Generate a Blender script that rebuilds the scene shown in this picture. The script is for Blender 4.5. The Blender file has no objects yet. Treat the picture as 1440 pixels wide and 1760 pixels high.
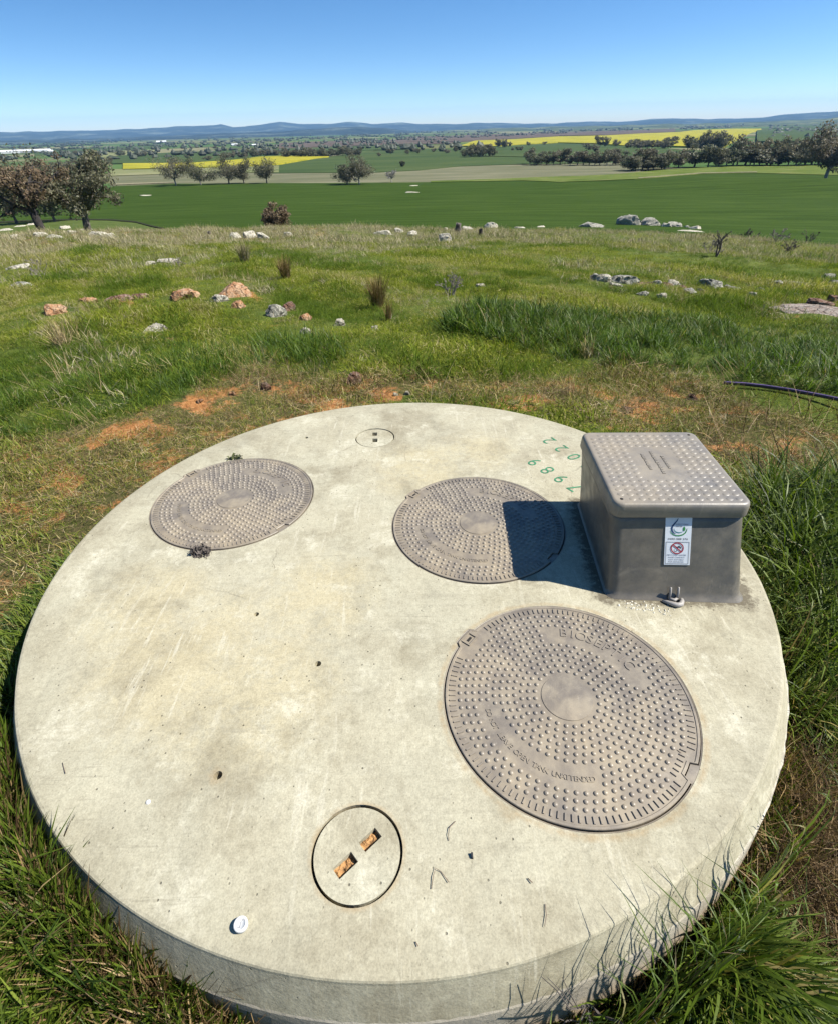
import bpy, bmesh, math, random
import numpy as np
from mathutils import Vector, Matrix, noise as mnoise
from mathutils.geometry import tessellate_polygon
rng = np.random.default_rng(7); random.seed(7)
SC = bpy.context.scene
COL = SC.collection
R = math.radians

# ------------------------------------------------------------------ camera, light, exposure
CAM_Z = 1.30                      # metres above the concrete top (world z = 0)
FPX, PITCH, ROLL = 887.9, R(36.707), -0.0253
cs, sn_ = math.cos(ROLL), math.sin(ROLL)
cp, sp = math.cos(PITCH), math.sin(PITCH)
X = Vector((1, 0, 0)); U = Vector((0, sp, cp)); F = Vector((0, cp, -sp))
cr = cs*X + sn_*U; cu = -sn_*X + cs*U
cam = bpy.data.cameras.new('camera'); camo = bpy.data.objects.new('camera', cam); COL.objects.link(camo)
M = Matrix((cr, cu, -F)).transposed().to_4x4(); M.translation = Vector((0, 0, CAM_Z)); camo.matrix_world = M
cam.sensor_fit = 'HORIZONTAL'; cam.sensor_width = 36; cam.lens = FPX/1440*36
cam.clip_start = 0.05; cam.clip_end = 120000
SC.camera = camo

SUN_EL, SUN_AZ = R(49), R(-3)     # azimuth measured from +X towards +Y
to_sun = Vector((math.cos(SUN_EL)*math.cos(SUN_AZ), math.cos(SUN_EL)*math.sin(SUN_AZ), math.sin(SUN_EL)))
world = bpy.data.worlds.new('World'); SC.world = world; world.use_nodes = True
wn = world.node_tree; wn.nodes.clear()
sky = wn.nodes.new('ShaderNodeTexSky'); sky.sky_type = 'NISHITA'; sky.sun_disc = False
sky.sun_elevation = SUN_EL; sky.sun_rotation = R(90) - SUN_AZ
sky.altitude = 300; sky.air_density = 1.0; sky.dust_density = 0.3; sky.ozone_density = 3.0
bg = wn.nodes.new('ShaderNodeBackground'); bg.inputs['Strength'].default_value = 0.083
wo = wn.nodes.new('ShaderNodeOutputWorld')
tcs = wn.nodes.new('ShaderNodeTexCoord'); mps = wn.nodes.new('ShaderNodeMapping'); mps.vector_type = 'TEXTURE'; mps.inputs['Scale'].default_value = (1, 1, .45)
nrs = wn.nodes.new('ShaderNodeVectorMath'); nrs.operation = 'NORMALIZE'; hss = wn.nodes.new('ShaderNodeHueSaturation'); hss.inputs['Saturation'].default_value = 1.25
wn.links.new(tcs.outputs['Generated'], mps.inputs[0]); wn.links.new(mps.outputs[0], nrs.inputs[0]); wn.links.new(nrs.outputs[0], sky.inputs[0])
wn.links.new(sky.outputs[0], hss.inputs['Color']); wn.links.new(hss.outputs[0], bg.inputs[0]); wn.links.new(bg.outputs[0], wo.inputs[0])
sl = bpy.data.lights.new('sun', 'SUN'); sl.energy = 5.0; sl.angle = R(0.53); sl.color = (1.0, 0.955, 0.88)
so = bpy.data.objects.new('sun', sl); COL.objects.link(so)
so.rotation_euler = to_sun.to_track_quat('Z', 'Y').to_euler()
SC.view_settings.view_transform = 'Standard'; SC.view_settings.look = 'None'
SC.view_settings.exposure = 1.08; SC.view_settings.gamma = 1.0; SC.view_settings.use_curve_mapping = False
SC.render.engine = 'CYCLES'
cy = SC.cycles
cy.use_denoising = True
cy.max_bounces = 5; cy.diffuse_bounces = 3; cy.glossy_bounces = 2; cy.transmission_bounces = 2
cy.volume_bounces = 0; cy.transparent_max_bounces = 8
cy.caustics_reflective = False; cy.caustics_refractive = False

# ------------------------------------------------------------------ photo-ray helpers
def rays(u, v):
    u = np.asarray(u, float); v = np.asarray(v, float)
    x = (u-720)/FPX; y = -(v-880)/FPX
    x, y = cs*x - sn_*y, sn_*x + cs*y
    return np.stack([x, cp + y*sp, -sp + y*cp], -1)
def proj(P):
    P = np.asarray(P, float); z = P[..., 2]-CAM_Z
    dz = P[..., 1]*cp - z*sp; yy = P[..., 1]*sp + z*cp
    dz = np.where(dz < 1e-3, 1e-3, dz)
    x = P[..., 0]/dz*FPX; y = yy/dz*FPX
    x, y = cs*x + sn_*y, -sn_*x + cs*y
    return 720+x, 880-y, dz
def flat(u, v, z=0.0):            # ray meets the level z
    r = rays(u, v); k = (CAM_Z-z)/-r[..., 2]
    return r[..., 0]*k, r[..., 1]*k

# ------------------------------------------------------------------ terrain height
PD = np.array([.3, 3, 5, 10, 20, 40, 44, 60, 80, 120, 200, 290, 450, 800, 1400, 3200, 7000, 20000, 60000.])
PZ = np.array([-.34, -.36, -.5, -1.02, -2.1, -4.36, -4.95, -7.7, -9.9, -13.4, -17.3, -19.6, -21.6, -25.4, -32, -39.2, -48, -62, -90])
LG = np.linspace(math.log(.3), math.log(60000), 1400)
TZ = np.interp(LG, np.log(PD), PZ)
ker = np.hanning(19); ker /= ker.sum()
TZ = np.concatenate([TZ[:9], np.convolve(TZ, ker, 'valid'), TZ[-9:]])
def H(x, y, detail=True):
    x = np.asarray(x, float); y = np.asarray(y, float)
    d = np.hypot(x, y)+1e-6; az = np.arctan2(x, y)
    z = np.interp(np.log(np.maximum(d, .3)), LG, TZ)
    t = np.clip(az/R(38), -1, 1)
    bump = np.interp(d, [4, 40, 75, 160, 300], [0, 1, 1.2, .5, 0])
    z = z + np.where(t < 0, -t*1.30, -t*.28)*bump
    # low rise on the right behind the crop
    z = z + 2.3*np.exp(-((d-262)/34)**2)*np.clip((az-R(10))/R(16), 0, 1)
    th = np.degrees(np.arctan2(y-1.54, x+.071)); rt = np.hypot(x+.071, y-1.54)
    am = np.interp((th+360) % 360, [0, 120, 150, 172, 196, 212, 235, 252, 262, 288, 300, 330, 360], [.06, .08, .08, .03, .06, .20, .27, .15, 0, 0, .07, .03, .06])
    z = z + am*np.exp(-((rt-1.36)/.42)**2)
    behind = np.clip(-np.cos(az), 0, 1)
    z = z + behind*np.clip(d-3, 0, 200)*.07
    if detail:
        a = np.clip((d-2.2)/3, 0, 1)*np.clip((60-d)/15, 0, 1)
        z = z + a*(.045*np.sin(x*1.1+.7)*np.sin(y*.9+1.3) + .03*np.sin(x*2.3+y*1.7) + .02*np.sin(x*3.9-y*3.1+2) + .05*np.sin(x*.31+y*.23)*np.clip(d/15, 0, 1.5))
    return z
DS = np.exp(np.linspace(math.log(.8), math.log(45000), 5200))
def ground(u, v, dmin=0.8, after=False):
    """first meeting of the photo ray with the terrain beyond dmin -> x, y, z"""
    r = rays(u, v); h = math.hypot(r[0], r[1]); rx, ry, rz = r[0]/h, r[1]/h, r[2]/h
    ds = DS[DS >= dmin]
    f = CAM_Z + rz*ds - H(rx*ds, ry*ds, False)
    i = np.where(f <= 0)[0]
    if len(i) == 0: d = ds[-1]
    elif i[0] == 0:
        if after:                   # already below: wait until it comes out, then meets again
            j = np.where(f > 0)[0]
            if len(j) == 0: d = dmin
            else:
                k = i[i > j[0]]; d = ds[k[0]] if len(k) else ds[-1]
        else: d = dmin
    else:
        a, b = f[i[0]-1], f[i[0]]; d = ds[i[0]-1] + (ds[i[0]]-ds[i[0]-1])*a/(a-b)
    x, y = rx*d, ry*d
    return x, y, float(H(x, y))
def at_distance(u, d):              # a point of the column u at horizontal distance d
    lo = rays(u, 600); h = math.hypot(lo[0], lo[1])
    x, y = lo[0]/h*d, lo[1]/h*d
    for _ in range(4):
        pu, pv, _z = proj((x, y, float(H(x, y, False))))
        lo = rays(u, float(pv)); h = math.hypot(lo[0], lo[1]); x, y = lo[0]/h*d, lo[1]/h*d
    return x, y, float(H(x, y))

# ------------------------------------------------------------------ object helpers
def tag(o, label=None, cat=None, group=None, kind=None):
    if label: o['label'] = label
    if cat: o['category'] = cat
    if group: o['group'] = group
    if kind: o['kind'] = kind
    return o
def empty(name, loc=(0, 0, 0), rz=0):
    o = bpy.data.objects.new(name, None); COL.objects.link(o); o.location = loc; o.rotation_euler = (0, 0, rz)
    o.empty_display_size = .1
    return o
def mesh_obj(name, V, Fs, mat, parent=None, smooth=False, loc=None):
    me = bpy.data.meshes.new(name); me.from_pydata([tuple(map(float, p)) for p in V], [], Fs); me.update()
    if smooth: me.shade_smooth()
    for m in (mat if isinstance(mat, (list, tuple)) else [mat]): me.materials.append(m)
    o = bpy.data.objects.new(name, me); COL.objects.link(o)
    if parent: o.parent = parent
    if loc: o.location = loc
    return o
def fast_mesh(name, V, Q, smooth=False):
    """V (n,3) array, Q (m,k) int array with constant k"""
    me = bpy.data.meshes.new(name); V = np.ascontiguousarray(V, np.float32); Q = np.ascontiguousarray(Q, np.int32)
    me.vertices.add(len(V)); me.vertices.foreach_set('co', V.ravel())
    me.loops.add(Q.size); me.loops.foreach_set('vertex_index', Q.ravel())
    me.polygons.add(len(Q)); me.polygons.foreach_set('loop_start', np.arange(0, Q.size, Q.shape[1], dtype=np.int32))
    me.polygons.foreach_set('loop_total', np.full(len(Q), Q.shape[1], np.int32))
    me.polygons.foreach_set('use_smooth', np.full(len(Q), smooth, bool))
    me.update(calc_edges=True)
    return me
def link(name, me, mat, parent=None, loc=None):
    if mat is not None and not me.materials: me.materials.append(mat)
    o = bpy.data.objects.new(name, me); COL.objects.link(o)
    if parent: o.parent = parent
    if loc is not None: o.location = loc
    return o
def bm_obj(name, bm, mat, parent=None, smooth=False):
    me = bpy.data.meshes.new(name); bm.to_mesh(me); bm.free()
    if smooth: me.shade_smooth()
    for m in (mat if isinstance(mat, (list, tuple)) else [mat]): me.materials.append(m)
    o = bpy.data.objects.new(name, me); COL.objects.link(o)
    if parent: o.parent = parent
    return o
def color_attr(me, name, arr):      # per-vertex colour
    a = me.color_attributes.new(name, 'FLOAT_COLOR', 'POINT')
    c = np.ones((len(me.vertices), 4), np.float32); arr = np.asarray(arr, np.float32)
    c[:, :arr.shape[1]] = arr; a.data.foreach_set('color', c.ravel())
def float_attr(me, name, arr):
    a = me.attributes.new(name, 'FLOAT', 'POINT'); a.data.foreach_set('value', np.asarray(arr, np.float32))

class Tubes:
    """collects tapered tubes into one mesh"""
    def __init__(s): s.V = []; s.F = []; s.n = 0
    def add(s, pts, rad, k=6, cap=True):
        pts = np.asarray(pts, float); n = len(pts); rad = np.broadcast_to(rad, (n,))
        t = np.gradient(pts, axis=0); t /= np.linalg.norm(t, axis=1)[:, None]+1e-9
        ref = np.array([0, 0, 1.]) if abs(t[0][2]) < .8 else np.array([1., 0, 0])
        a = np.cross(t, ref); a /= np.linalg.norm(a, axis=1)[:, None]+1e-9; b = np.cross(t, a)
        th = np.arange(k)*2*np.pi/k
        ring = pts[:, None] + rad[:, None, None]*(np.cos(th)[None, :, None]*a[:, None]+np.sin(th)[None, :, None]*b[:, None])
        s.V.append(ring.reshape(-1, 3)); o = s.n
        i = np.arange(n-1)[:, None]*k; j = np.arange(k)[None]; j2 = (j+1) % k
        q = np.stack([o+i+j, o+i+k+j, o+i+k+j2, o+i+j2], -1).reshape(-1, 4); s.F += q.tolist()
        if cap: s.F.append((o+(n-1)*k+np.arange(k))[::-1].tolist()); s.F.append((o+np.arange(k)).tolist())
        s.n += n*k
    def build(s, name, mat, parent=None, smooth=True):
        return mesh_obj(name, np.concatenate(s.V), s.F, mat, parent, smooth)

# ------------------------------------------------------------------ materials
def mat_new(name):
    m = bpy.data.materials.new(name); m.use_nodes = True; nt = m.node_tree; nt.nodes.clear()
    out = nt.nodes.new('ShaderNodeOutputMaterial'); p = nt.nodes.new('ShaderNodeBsdfPrincipled')
    nt.links.new(p.outputs[0], out.inputs[0]); return m, nt, p, out
def N(nt, kind, **kw):
    n = nt.nodes.new('ShaderNode'+kind)
    for k, v in kw.items():
        if k.startswith('i_'):
            key = k[2:]; key = int(key) if key.isdigit() else key.replace('_', ' ')
            n.inputs[key].default_value = v
        else: setattr(n, k, v)
    return n
def coords(nt, scale=(1, 1, 1), rot=(0, 0, 0), kind='Object'):
    tc = N(nt, 'TexCoord'); mp = N(nt, 'Mapping'); mp.inputs['Scale'].default_value = scale; mp.inputs['Rotation'].default_value = rot
    nt.links.new(tc.outputs[kind], mp.inputs['Vector']); return mp.outputs[0]
def noise(nt, vec, scale, detail=4, rough=.55, dist=0.0):
    n = N(nt, 'TexNoise'); n.inputs['Scale'].default_value = scale; n.inputs['Detail'].default_value = detail
    n.inputs['Roughness'].default_value = rough; n.inputs['Distortion'].default_value = dist
    nt.links.new(vec, n.inputs['Vector']); return n.outputs['Fac']
def ramp(nt, fac, stops, interp='LINEAR'):
    r = N(nt, 'ValToRGB'); r.color_ramp.interpolation = interp; e = r.color_ramp.elements
    while len(e) > 1: e.remove(e[-1])
    for i, (p, c) in enumerate(stops):
        if not isinstance(c, (tuple, list)): c = (c, c, c)
        el = e[0] if i == 0 else e.new(p)
        el.position = p; el.color = (c[0], c[1], c[2], 1)
    nt.links.new(fac, r.inputs[0]); return r.outputs[0]
def mixc(nt, fac, a, b, mode='MIX'):
    m = N(nt, 'Mix', data_type='RGBA', blend_type=mode)
    for sock, v in ((0, fac), (6, a), (7, b)):
        if hasattr(v, 'is_output') or isinstance(v, bpy.types.NodeSocket): nt.links.new(v, m.inputs[sock])
        elif sock == 0: m.inputs[0].default_value = v
        else: m.inputs[sock].default_value = (v[0], v[1], v[2], 1)
    return m.outputs[2]
def mth(nt, op, a, b=0.0, c=None):
    m = N(nt, 'Math', operation=op)
    for i, v in enumerate((a, b) if c is None else (a, b, c)):
        if isinstance(v, bpy.types.NodeSocket): nt.links.new(v, m.inputs[i])
        else: m.inputs[i].default_value = v
    return m.outputs[0]
def bump(nt, p, height, strength=.3, dist=.01, normal=None):
    b = N(nt, 'Bump'); b.inputs['Strength'].default_value = strength; b.inputs['Distance'].default_value = dist
    nt.links.new(height, b.inputs['Height'])
    if normal is not None: nt.links.new(normal, b.inputs['Normal'])
    nt.links.new(b.outputs[0], p.inputs['Normal']); return b.outputs[0]
def attr(nt, name, out='Fac'):
    a = N(nt, 'Attribute'); a.attribute_name = name; return a.outputs[out]

def simple(name, col, rough=.8, var=.25, scale=8, bumps=.2, bscale=40, bdist=.01, spec=.3):
    m, nt, p, _ = mat_new(name); v = coords(nt)
    f = noise(nt, v, scale, 5); lo = tuple(c*(1-var) for c in col); hi = tuple(min(1, c*(1+var)) for c in col)
    nt.links.new(ramp(nt, f, [(.3, lo), (.7, hi)]), p.inputs['Base Color'])
    p.inputs['Roughness'].default_value = rough; p.inputs['Specular IOR Level'].default_value = spec
    if bumps: bump(nt, p, noise(nt, v, bscale, 4), bumps, bdist)
    return m

# concrete of the tank
def ring_mask(nt, cx, cy_, r, w):
    v = coords(nt); mp = N(nt, 'Mapping'); mp.inputs['Location'].default_value = (-cx, -cy_, 0); nt.links.new(v, mp.inputs['Vector'])
    l = N(nt, 'VectorMath', operation='LENGTH'); nt.links.new(mp.outputs[0], l.inputs[0])
    d = mth(nt, 'ABSOLUTE', mth(nt, 'SUBTRACT', l.outputs['Value'], r))
    return mth(nt, 'SUBTRACT', 1.0, mth(nt, 'MINIMUM', mth(nt, 'DIVIDE', d, w), 1.0))
def box_mask(nt, cx, cy_, hx, hy, ang, w):
    v = coords(nt); a = N(nt, 'Mapping'); a.vector_type = 'TEXTURE'; a.inputs['Location'].default_value = (cx, cy_, 0); a.inputs['Rotation'].default_value = (0, 0, ang)
    nt.links.new(v, a.inputs['Vector']); s = N(nt, 'SeparateXYZ'); nt.links.new(a.outputs[0], s.inputs[0])
    dx = mth(nt, 'MAXIMUM', mth(nt, 'SUBTRACT', mth(nt, 'ABSOLUTE', s.outputs[0]), hx), 0); dy = mth(nt, 'MAXIMUM', mth(nt, 'SUBTRACT', mth(nt, 'ABSOLUTE', s.outputs[1]), hy), 0)
    d = mth(nt, 'SQRT', mth(nt, 'ADD', mth(nt, 'MULTIPLY', dx, dx), mth(nt, 'MULTIPLY', dy, dy)))
    return mth(nt, 'SUBTRACT', 1.0, mth(nt, 'MINIMUM', mth(nt, 'DIVIDE', d, w), 1.0))
def concrete_mat():
    m, nt, p, _ = mat_new('weathered_concrete'); v = coords(nt)
    n_big = noise(nt, v, 1.35, 9, .66, .15); n_mid = noise(nt, v, 5.2, 9, .72, .1); n_f = noise(nt, v, 60, 6, .75)
    c = ramp(nt, n_big, [(.32, (.37, .345, .27)), (.45, (.50, .475, .385)), (.56, (.455, .445, .375)), (.70, (.585, .555, .455))])
    c = mixc(nt, .55, c, ramp(nt, n_mid, [(.32, (.33, .305, .235)), (.48, (.485, .46, .375)), (.62, (.555, .535, .44)), (.74, (.64, .61, .51))]))
    # tan water stains, left of the middle and towards the far rim
    st_ = None
    for (a, b, w) in ((-.72, 1.02, .42), (-.50, .90, .36), (-.36, 1.28, .30), (.02, 2.10, .34), (-.95, 1.25, .30), (.30, 2.25, .26)):
        q = ring_mask(nt, a, b, 0.0, w); st_ = q if st_ is None else mth(nt, 'MAXIMUM', st_, q)
    gr = mth(nt, 'ADD', mth(nt, 'MULTIPLY', noise(nt, v, 7, 9, .78, .2), .62), mth(nt, 'MULTIPLY', noise(nt, v, 48, 6, .8), .38))
    f = ramp(nt, mth(nt, 'MULTIPLY', mth(nt, 'POWER', st_, .6), mth(nt, 'MULTIPLY_ADD', gr, 3.2, -.95)), [(.22, 0), (.62, .46)])
    c = mixc(nt, f, c, (.585, .51, .335))
    # grey-brown dirt films with soft edges
    wm = noise(nt, v, 2.2, 9, .72, .2)
    c = mixc(nt, ramp(nt, wm, [(.35, .72), (.49, 0)]), c, (.28, .25, .185))
    w2 = noise(nt, coords(nt, (1.5, .7, 1), (0, 0, .8)), 3.1, 9, .75, .2)
    c = mixc(nt, ramp(nt, w2, [(.34, .45), (.46, 0)]), c, (.31, .30, .25))
    # pale scuffs, trowel sweeps
    pw = noise(nt, v, 4.3, 9, .78, .1)
    c = mixc(nt, ramp(nt, pw, [(.54, 0), (.64, .65)]), c, (.70, .685, .60))
    tr = noise(nt, coords(nt, (1, 14, 1), (0, 0, .5)), 3.4, 6, .7, .3); tr2 = noise(nt, coords(nt, (12, 1, 1), (0, 0, .2)), 3.1, 6, .7, .3)
    c = mixc(nt, mth(nt, 'MULTIPLY', ramp(nt, tr, [(.57, 0), (.62, .65)]), ramp(nt, n_big, [(.45, 0), (.6, 1)])), c, (.36, .34, .28))
    c = mixc(nt, mth(nt, 'MULTIPLY', ramp(nt, tr2, [(.58, 0), (.63, .6)]), ramp(nt, n_big, [(.40, 1), (.55, 0)])), c, (.66, .64, .56))
    # darker weathering along the rim
    rim = ring_mask(nt, -.071, 1.54, 1.27, .16)
    c = mixc(nt, ramp(nt, mth(nt, 'MULTIPLY', rim, mth(nt, 'MULTIPLY_ADD', noise(nt, v, 6, 9, .78), 2.2, -.5)), [(.25, 0), (.8, .45)]), c, (.34, .315, .245))
    # pores and grit
    sk = noise(nt, v, 110, 3, .6)
    c = mixc(nt, ramp(nt, sk, [(.66, 0), (.73, .55)]), c, (.14, .12, .09))
    vo = N(nt, 'TexVoronoi'); vo.inputs['Scale'].default_value = 34; nt.links.new(v, vo.inputs['Vector'])
    pore = mth(nt, 'MULTIPLY', ramp(nt, vo.outputs['Distance'], [(.06, 1), (.11, 0)]), ramp(nt, noise(nt, v, 8, 4, .6), [(.46, 0), (.54, 1)]))
    c = mixc(nt, mth(nt, 'MULTIPLY', pore, .7), c, (.10, .085, .06))
    c = mixc(nt, 1.0, c, ramp(nt, n_f, [(.30, (.80, .79, .75)), (.50, (1.0, .99, .95)), (.70, (1.12, 1.12, 1.08))]), 'MULTIPLY')
    c = mixc(nt, 1.0, c, ramp(nt, noise(nt, v, 210, 3, .7), [(.35, .84), (.6, 1.05)]), 'MULTIPLY')
    # hairline cracks
    cv = N(nt, 'TexVoronoi', feature='DISTANCE_TO_EDGE'); cv.inputs['Scale'].default_value = 1.3
    wv = mixc(nt, .08, v, noise(nt, v, 7, 4, .6)); nt.links.new(wv, cv.inputs['Vector'])
    cr_ = mth(nt, 'MULTIPLY', ramp(nt, cv.outputs['Distance'], [(.0008, 1), (.0022, 0)]), ramp(nt, noise(nt, v, 1.7, 3, .5), [(.56, 0), (.60, 1)]))
    c = mixc(nt, mth(nt, 'MULTIPLY', cr_, .6), c, (.16, .14, .11))
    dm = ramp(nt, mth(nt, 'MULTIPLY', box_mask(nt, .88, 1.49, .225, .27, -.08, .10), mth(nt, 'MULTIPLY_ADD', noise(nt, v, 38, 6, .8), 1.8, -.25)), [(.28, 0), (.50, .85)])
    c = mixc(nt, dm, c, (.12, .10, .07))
    om = mth(nt, 'MAXIMUM', mth(nt, 'MAXIMUM', ring_mask(nt, .403, .848, .358, .020), ring_mask(nt, -.1574, .4728, .103, .016)), mth(nt, 'MAXIMUM', ring_mask(nt, -.524, .652, .0, .05), ring_mask(nt, .20, .56, .0, .06)))
    om = ramp(nt, mth(nt, 'MULTIPLY', om, mth(nt, 'MULTIPLY_ADD', noise(nt, v, 20, 6, .75), 2.4, -.6)), [(.25, 0), (.75, .42)])
    c = mixc(nt, om, c, (.40, .27, .13))
    c = mixc(nt, 1.0, c, (.675, .66, .60), 'MULTIPLY')
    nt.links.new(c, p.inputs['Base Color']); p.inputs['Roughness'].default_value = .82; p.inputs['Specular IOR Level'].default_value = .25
    h = mth(nt, 'ADD', mth(nt, 'MULTIPLY', noise(nt, v, 9, 5, .6), .9), mth(nt, 'MULTIPLY', noise(nt, v, 120, 4, .7), .3))
    h = mth(nt, 'SUBTRACT', h, mth(nt, 'MULTIPLY', pore, .6))
    bump(nt, p, h, .55, .006)
    return m
M_CONC = concrete_mat()
def wall_mat():
    m, nt, p, _ = mat_new('stained_concrete_wall'); v = coords(nt)
    c = ramp(nt, noise(nt, v, 4, 6, .6), [(.3, (.27, .25, .20)), (.7, (.38, .36, .29))])
    s = N(nt, 'SeparateXYZ'); nt.links.new(v, s.inputs[0])
    z = mth(nt, 'ADD', s.outputs[2], mth(nt, 'MULTIPLY', noise(nt, coords(nt, (1, 1, .3)), 9, 5, .6), .18))
    c = mixc(nt, ramp(nt, mth(nt, 'MULTIPLY_ADD', z, 3.0, .80), [(.10, .9), (.62, .1)]), c, (.40, .25, .12))
    nt.links.new(c, p.inputs['Base Color']); p.inputs['Roughness'].default_value = .85
    bump(nt, p, noise(nt, v, 60, 5, .7), .5, .006); return m
M_WALL = wall_mat()
M_MORTAR = simple('mortar', (.36, .33, .26), .9, .3, 30, .7, 70, .01)
M_HOLE = simple('damp_recess', (.14, .12, .09), .9, .3, 30, .3)  # dark fill for the slots of the far plug
M_ORSOIL = simple('orange_soil_fill', (.34, .185, .075), .95, .5, 60, .9, 60, .02)
def plastic(name, col, rough, dust=.35):
    m, nt, p, _ = mat_new(name); v = coords(nt)
    c = ramp(nt, noise(nt, v, 3.2, 6, .6, .4), [(.3, tuple(x*.86 for x in col)), (.7, tuple(x*1.12 for x in col))])
    d = ramp(nt, noise(nt, v, 14, 6, .7), [(.42, 0), (.75, dust)])
    c = mixc(nt, d, c, (.36, .31, .22))
    d2 = ramp(nt, noise(nt, v, 1.8, 7, .7), [(.45, 0), (.68, dust*.9)])
    c = mixc(nt, d2, c, (.30, .24, .15))
    c = mixc(nt, ramp(nt, noise(nt, v, 90, 5, .8), [(.58, 0), (.72, .35)]), c, (.08, .065, .05))
    c = mixc(nt, ramp(nt, noise(nt, coords(nt, (16, 16, 1.2)), 3, 5, .7), [(.60, 0), (.75, dust*.6)]), c, (.40, .36, .29))
    w = ramp(nt, noise(nt, coords(nt, (1, 1, 1), (0, 0, .7)), 5, 6, .7, .6), [(.60, 0), (.80, .35)])
    c = mixc(nt, w, c, (.42, .36, .26))
    nt.links.new(c, p.inputs['Base Color'])
    nt.links.new(ramp(nt, noise(nt, v, 22, 5), [(.3, rough-.07), (.7, rough+.12)]), p.inputs['Roughness'])
    p.inputs['Specular IOR Level'].default_value = .5
    bump(nt, p, noise(nt, v, 220, 3), .12, .002); return m
M_COVER = plastic('taupe_cover_plastic', (.142, .122, .098), .44, .55)
M_COVER2 = plastic('cover_bumps_plastic', (.165, .143, .116), .40, .50)
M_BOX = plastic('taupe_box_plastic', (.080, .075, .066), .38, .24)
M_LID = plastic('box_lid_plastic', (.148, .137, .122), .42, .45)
M_DARK = simple('hole_shade_black', (.015, .014, .013), .9, .2)  # black painted in for the shade inside small holes
M_WHITE = simple('white_plastic', (.52, .52, .50), .45, .05, 8, .05)
M_GREY = simple('grey_print', (.25, .25, .25), .6, .05, 8, 0)
M_BLACK = simple('black_print', (.02, .02, .022), .5, .05, 8, 0)
M_RED = simple('red_print', (.30, .02, .03), .5, .05, 8, 0)
M_STICK = simple('sticker_white', (.60, .63, .65), .4, .04, 20, .02)
M_SBLUE = simple('blue_print', (.015, .045, .12), .5, .05, 8, 0)
M_STEAL = simple('teal_print', (.03, .16, .20), .5, .05, 8, 0)
M_SGREEN = simple('green_print', (.03, .20, .05), .5, .05, 8, 0)
M_STENCIL = simple('green_stencil_paint', (.035, .15, .075), .8, .45, 60, 0)
M_PIPE = simple('purple_pipe', (.030, .021, .040), .38, .25, 12, .1, 60, .002, .5)
M_PIPEL = simple('lilac_pipe_stripe', (.30, .20, .42), .4, .2, 12, 0)

def rock_mat(name, a, b, lich, amt=.5):
    m, nt, p, _ = mat_new(name); v = coords(nt, kind='Object')
    c = ramp(nt, noise(nt, v, 4, 8, .7), [(.3, a), (.7, b)])
    c = mixc(nt, ramp(nt, noise(nt, v, 11, 7, .75, .3), [(.46, 0), (.56, amt)]), c, lich)
    c = mixc(nt, ramp(nt, noise(nt, v, 15, 7, .75), [(.53, 0), (.62, .85)]), c, tuple(x*.28 for x in a))
    w = mixc(nt, .12, v, noise(nt, v, 6, 4, .6)); cv = N(nt, 'TexVoronoi', feature='DISTANCE_TO_EDGE'); cv.inputs['Scale'].default_value = 3.2; nt.links.new(w, cv.inputs['Vector'])
    ck = ramp(nt, cv.outputs['Distance'], [(.01, 1), (.045, 0)]); c = mixc(nt, mth(nt, 'MULTIPLY', ck, .35), c, tuple(x*.22 for x in a))
    nt.links.new(c, p.inputs['Base Color']); p.inputs['Roughness'].default_value = .95; p.inputs['Specular IOR Level'].default_value = .12
    h = mth(nt, 'SUBTRACT', noise(nt, v, 12, 9, .75), mth(nt, 'MULTIPLY', ck, .3)); bump(nt, p, h, 1.0, .08)
    return m
M_RGREY = rock_mat('grey_lichened_rock', (.15, .145, .12), (.30, .285, .235), (.52, .50, .41), .7)
M_ROR = rock_mat('orange_rock', (.30, .15, .07), (.50, .27, .14), (.55, .42, .28), .6)
M_RPALE = rock_mat('pale_cream_rock', (.28, .255, .19), (.46, .42, .32), (.58, .55, .46), .7)
M_RRED = rock_mat('red_brown_rock', (.12, .06, .04), (.27, .15, .10), (.40, .33, .26), .5)
M_SLAB = rock_mat('pinkish_slab_rock', (.24, .18, .14), (.40, .32, .26), (.42, .40, .35), .5)

# ------------------------------------------------------------------ ground zones (as outlines on the terrain)
def inpoly(u, v, poly):
    u = np.asarray(u); v = np.asarray(v); ins = np.zeros(u.shape, bool); n = len(poly)
    for i in range(n):
        x1, y1 = poly[i]; x2, y2 = poly[(i+1) % n]
        if y1 == y2: continue
        c = ((y1 > v) != (y2 > v)) & (u < (x2-x1)*(v-y1)/(y2-y1)+x1); ins ^= c
    return ins
Z_DRY = [(-400, 770), (0, 752), (150, 742), (300, 705), (370, 660), (440, 632), (560, 652), (640, 640), (760, 655), (900, 648), (1050, 636), (1200, 655), (1300, 705), (1440, 745), (1800, 800), (1800, 880), (1440, 872), (1300, 885), (1200, 800), (1000, 720), (700, 680), (480, 760), (250, 930), (120, 1060), (0, 1130), (-400, 1300)]
Z_LUSHL = [(-300, 610), (0, 615), (180, 592), (330, 575), (480, 585), (600, 600), (560, 640), (440, 632), (370, 660), (300, 705), (150, 742), (0, 752), (-300, 770)]
Z_LUSHR = [(765, 548), (860, 530), (1000, 545), (1150, 545), (1300, 560), (1440, 560), (1800, 560), (1800, 730), (1440, 700), (1260, 662), (1140, 640), (1040, 632), (960, 612), (860, 592), (780, 572)]
Z_TALLR = [(1275, 870), (1300, 872), (1440, 858), (1900, 850), (1900, 2400), (1000, 2400), (1100, 1700), (1270, 1560), (1355, 1300), (1350, 1150), (1300, 950)]
Z_THATCH = [(1350, 1330), (1400, 1340), (1470, 1420), (1500, 1560), (1420, 1640), (1330, 1620), (1260, 1590), (1300, 1500)]
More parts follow.
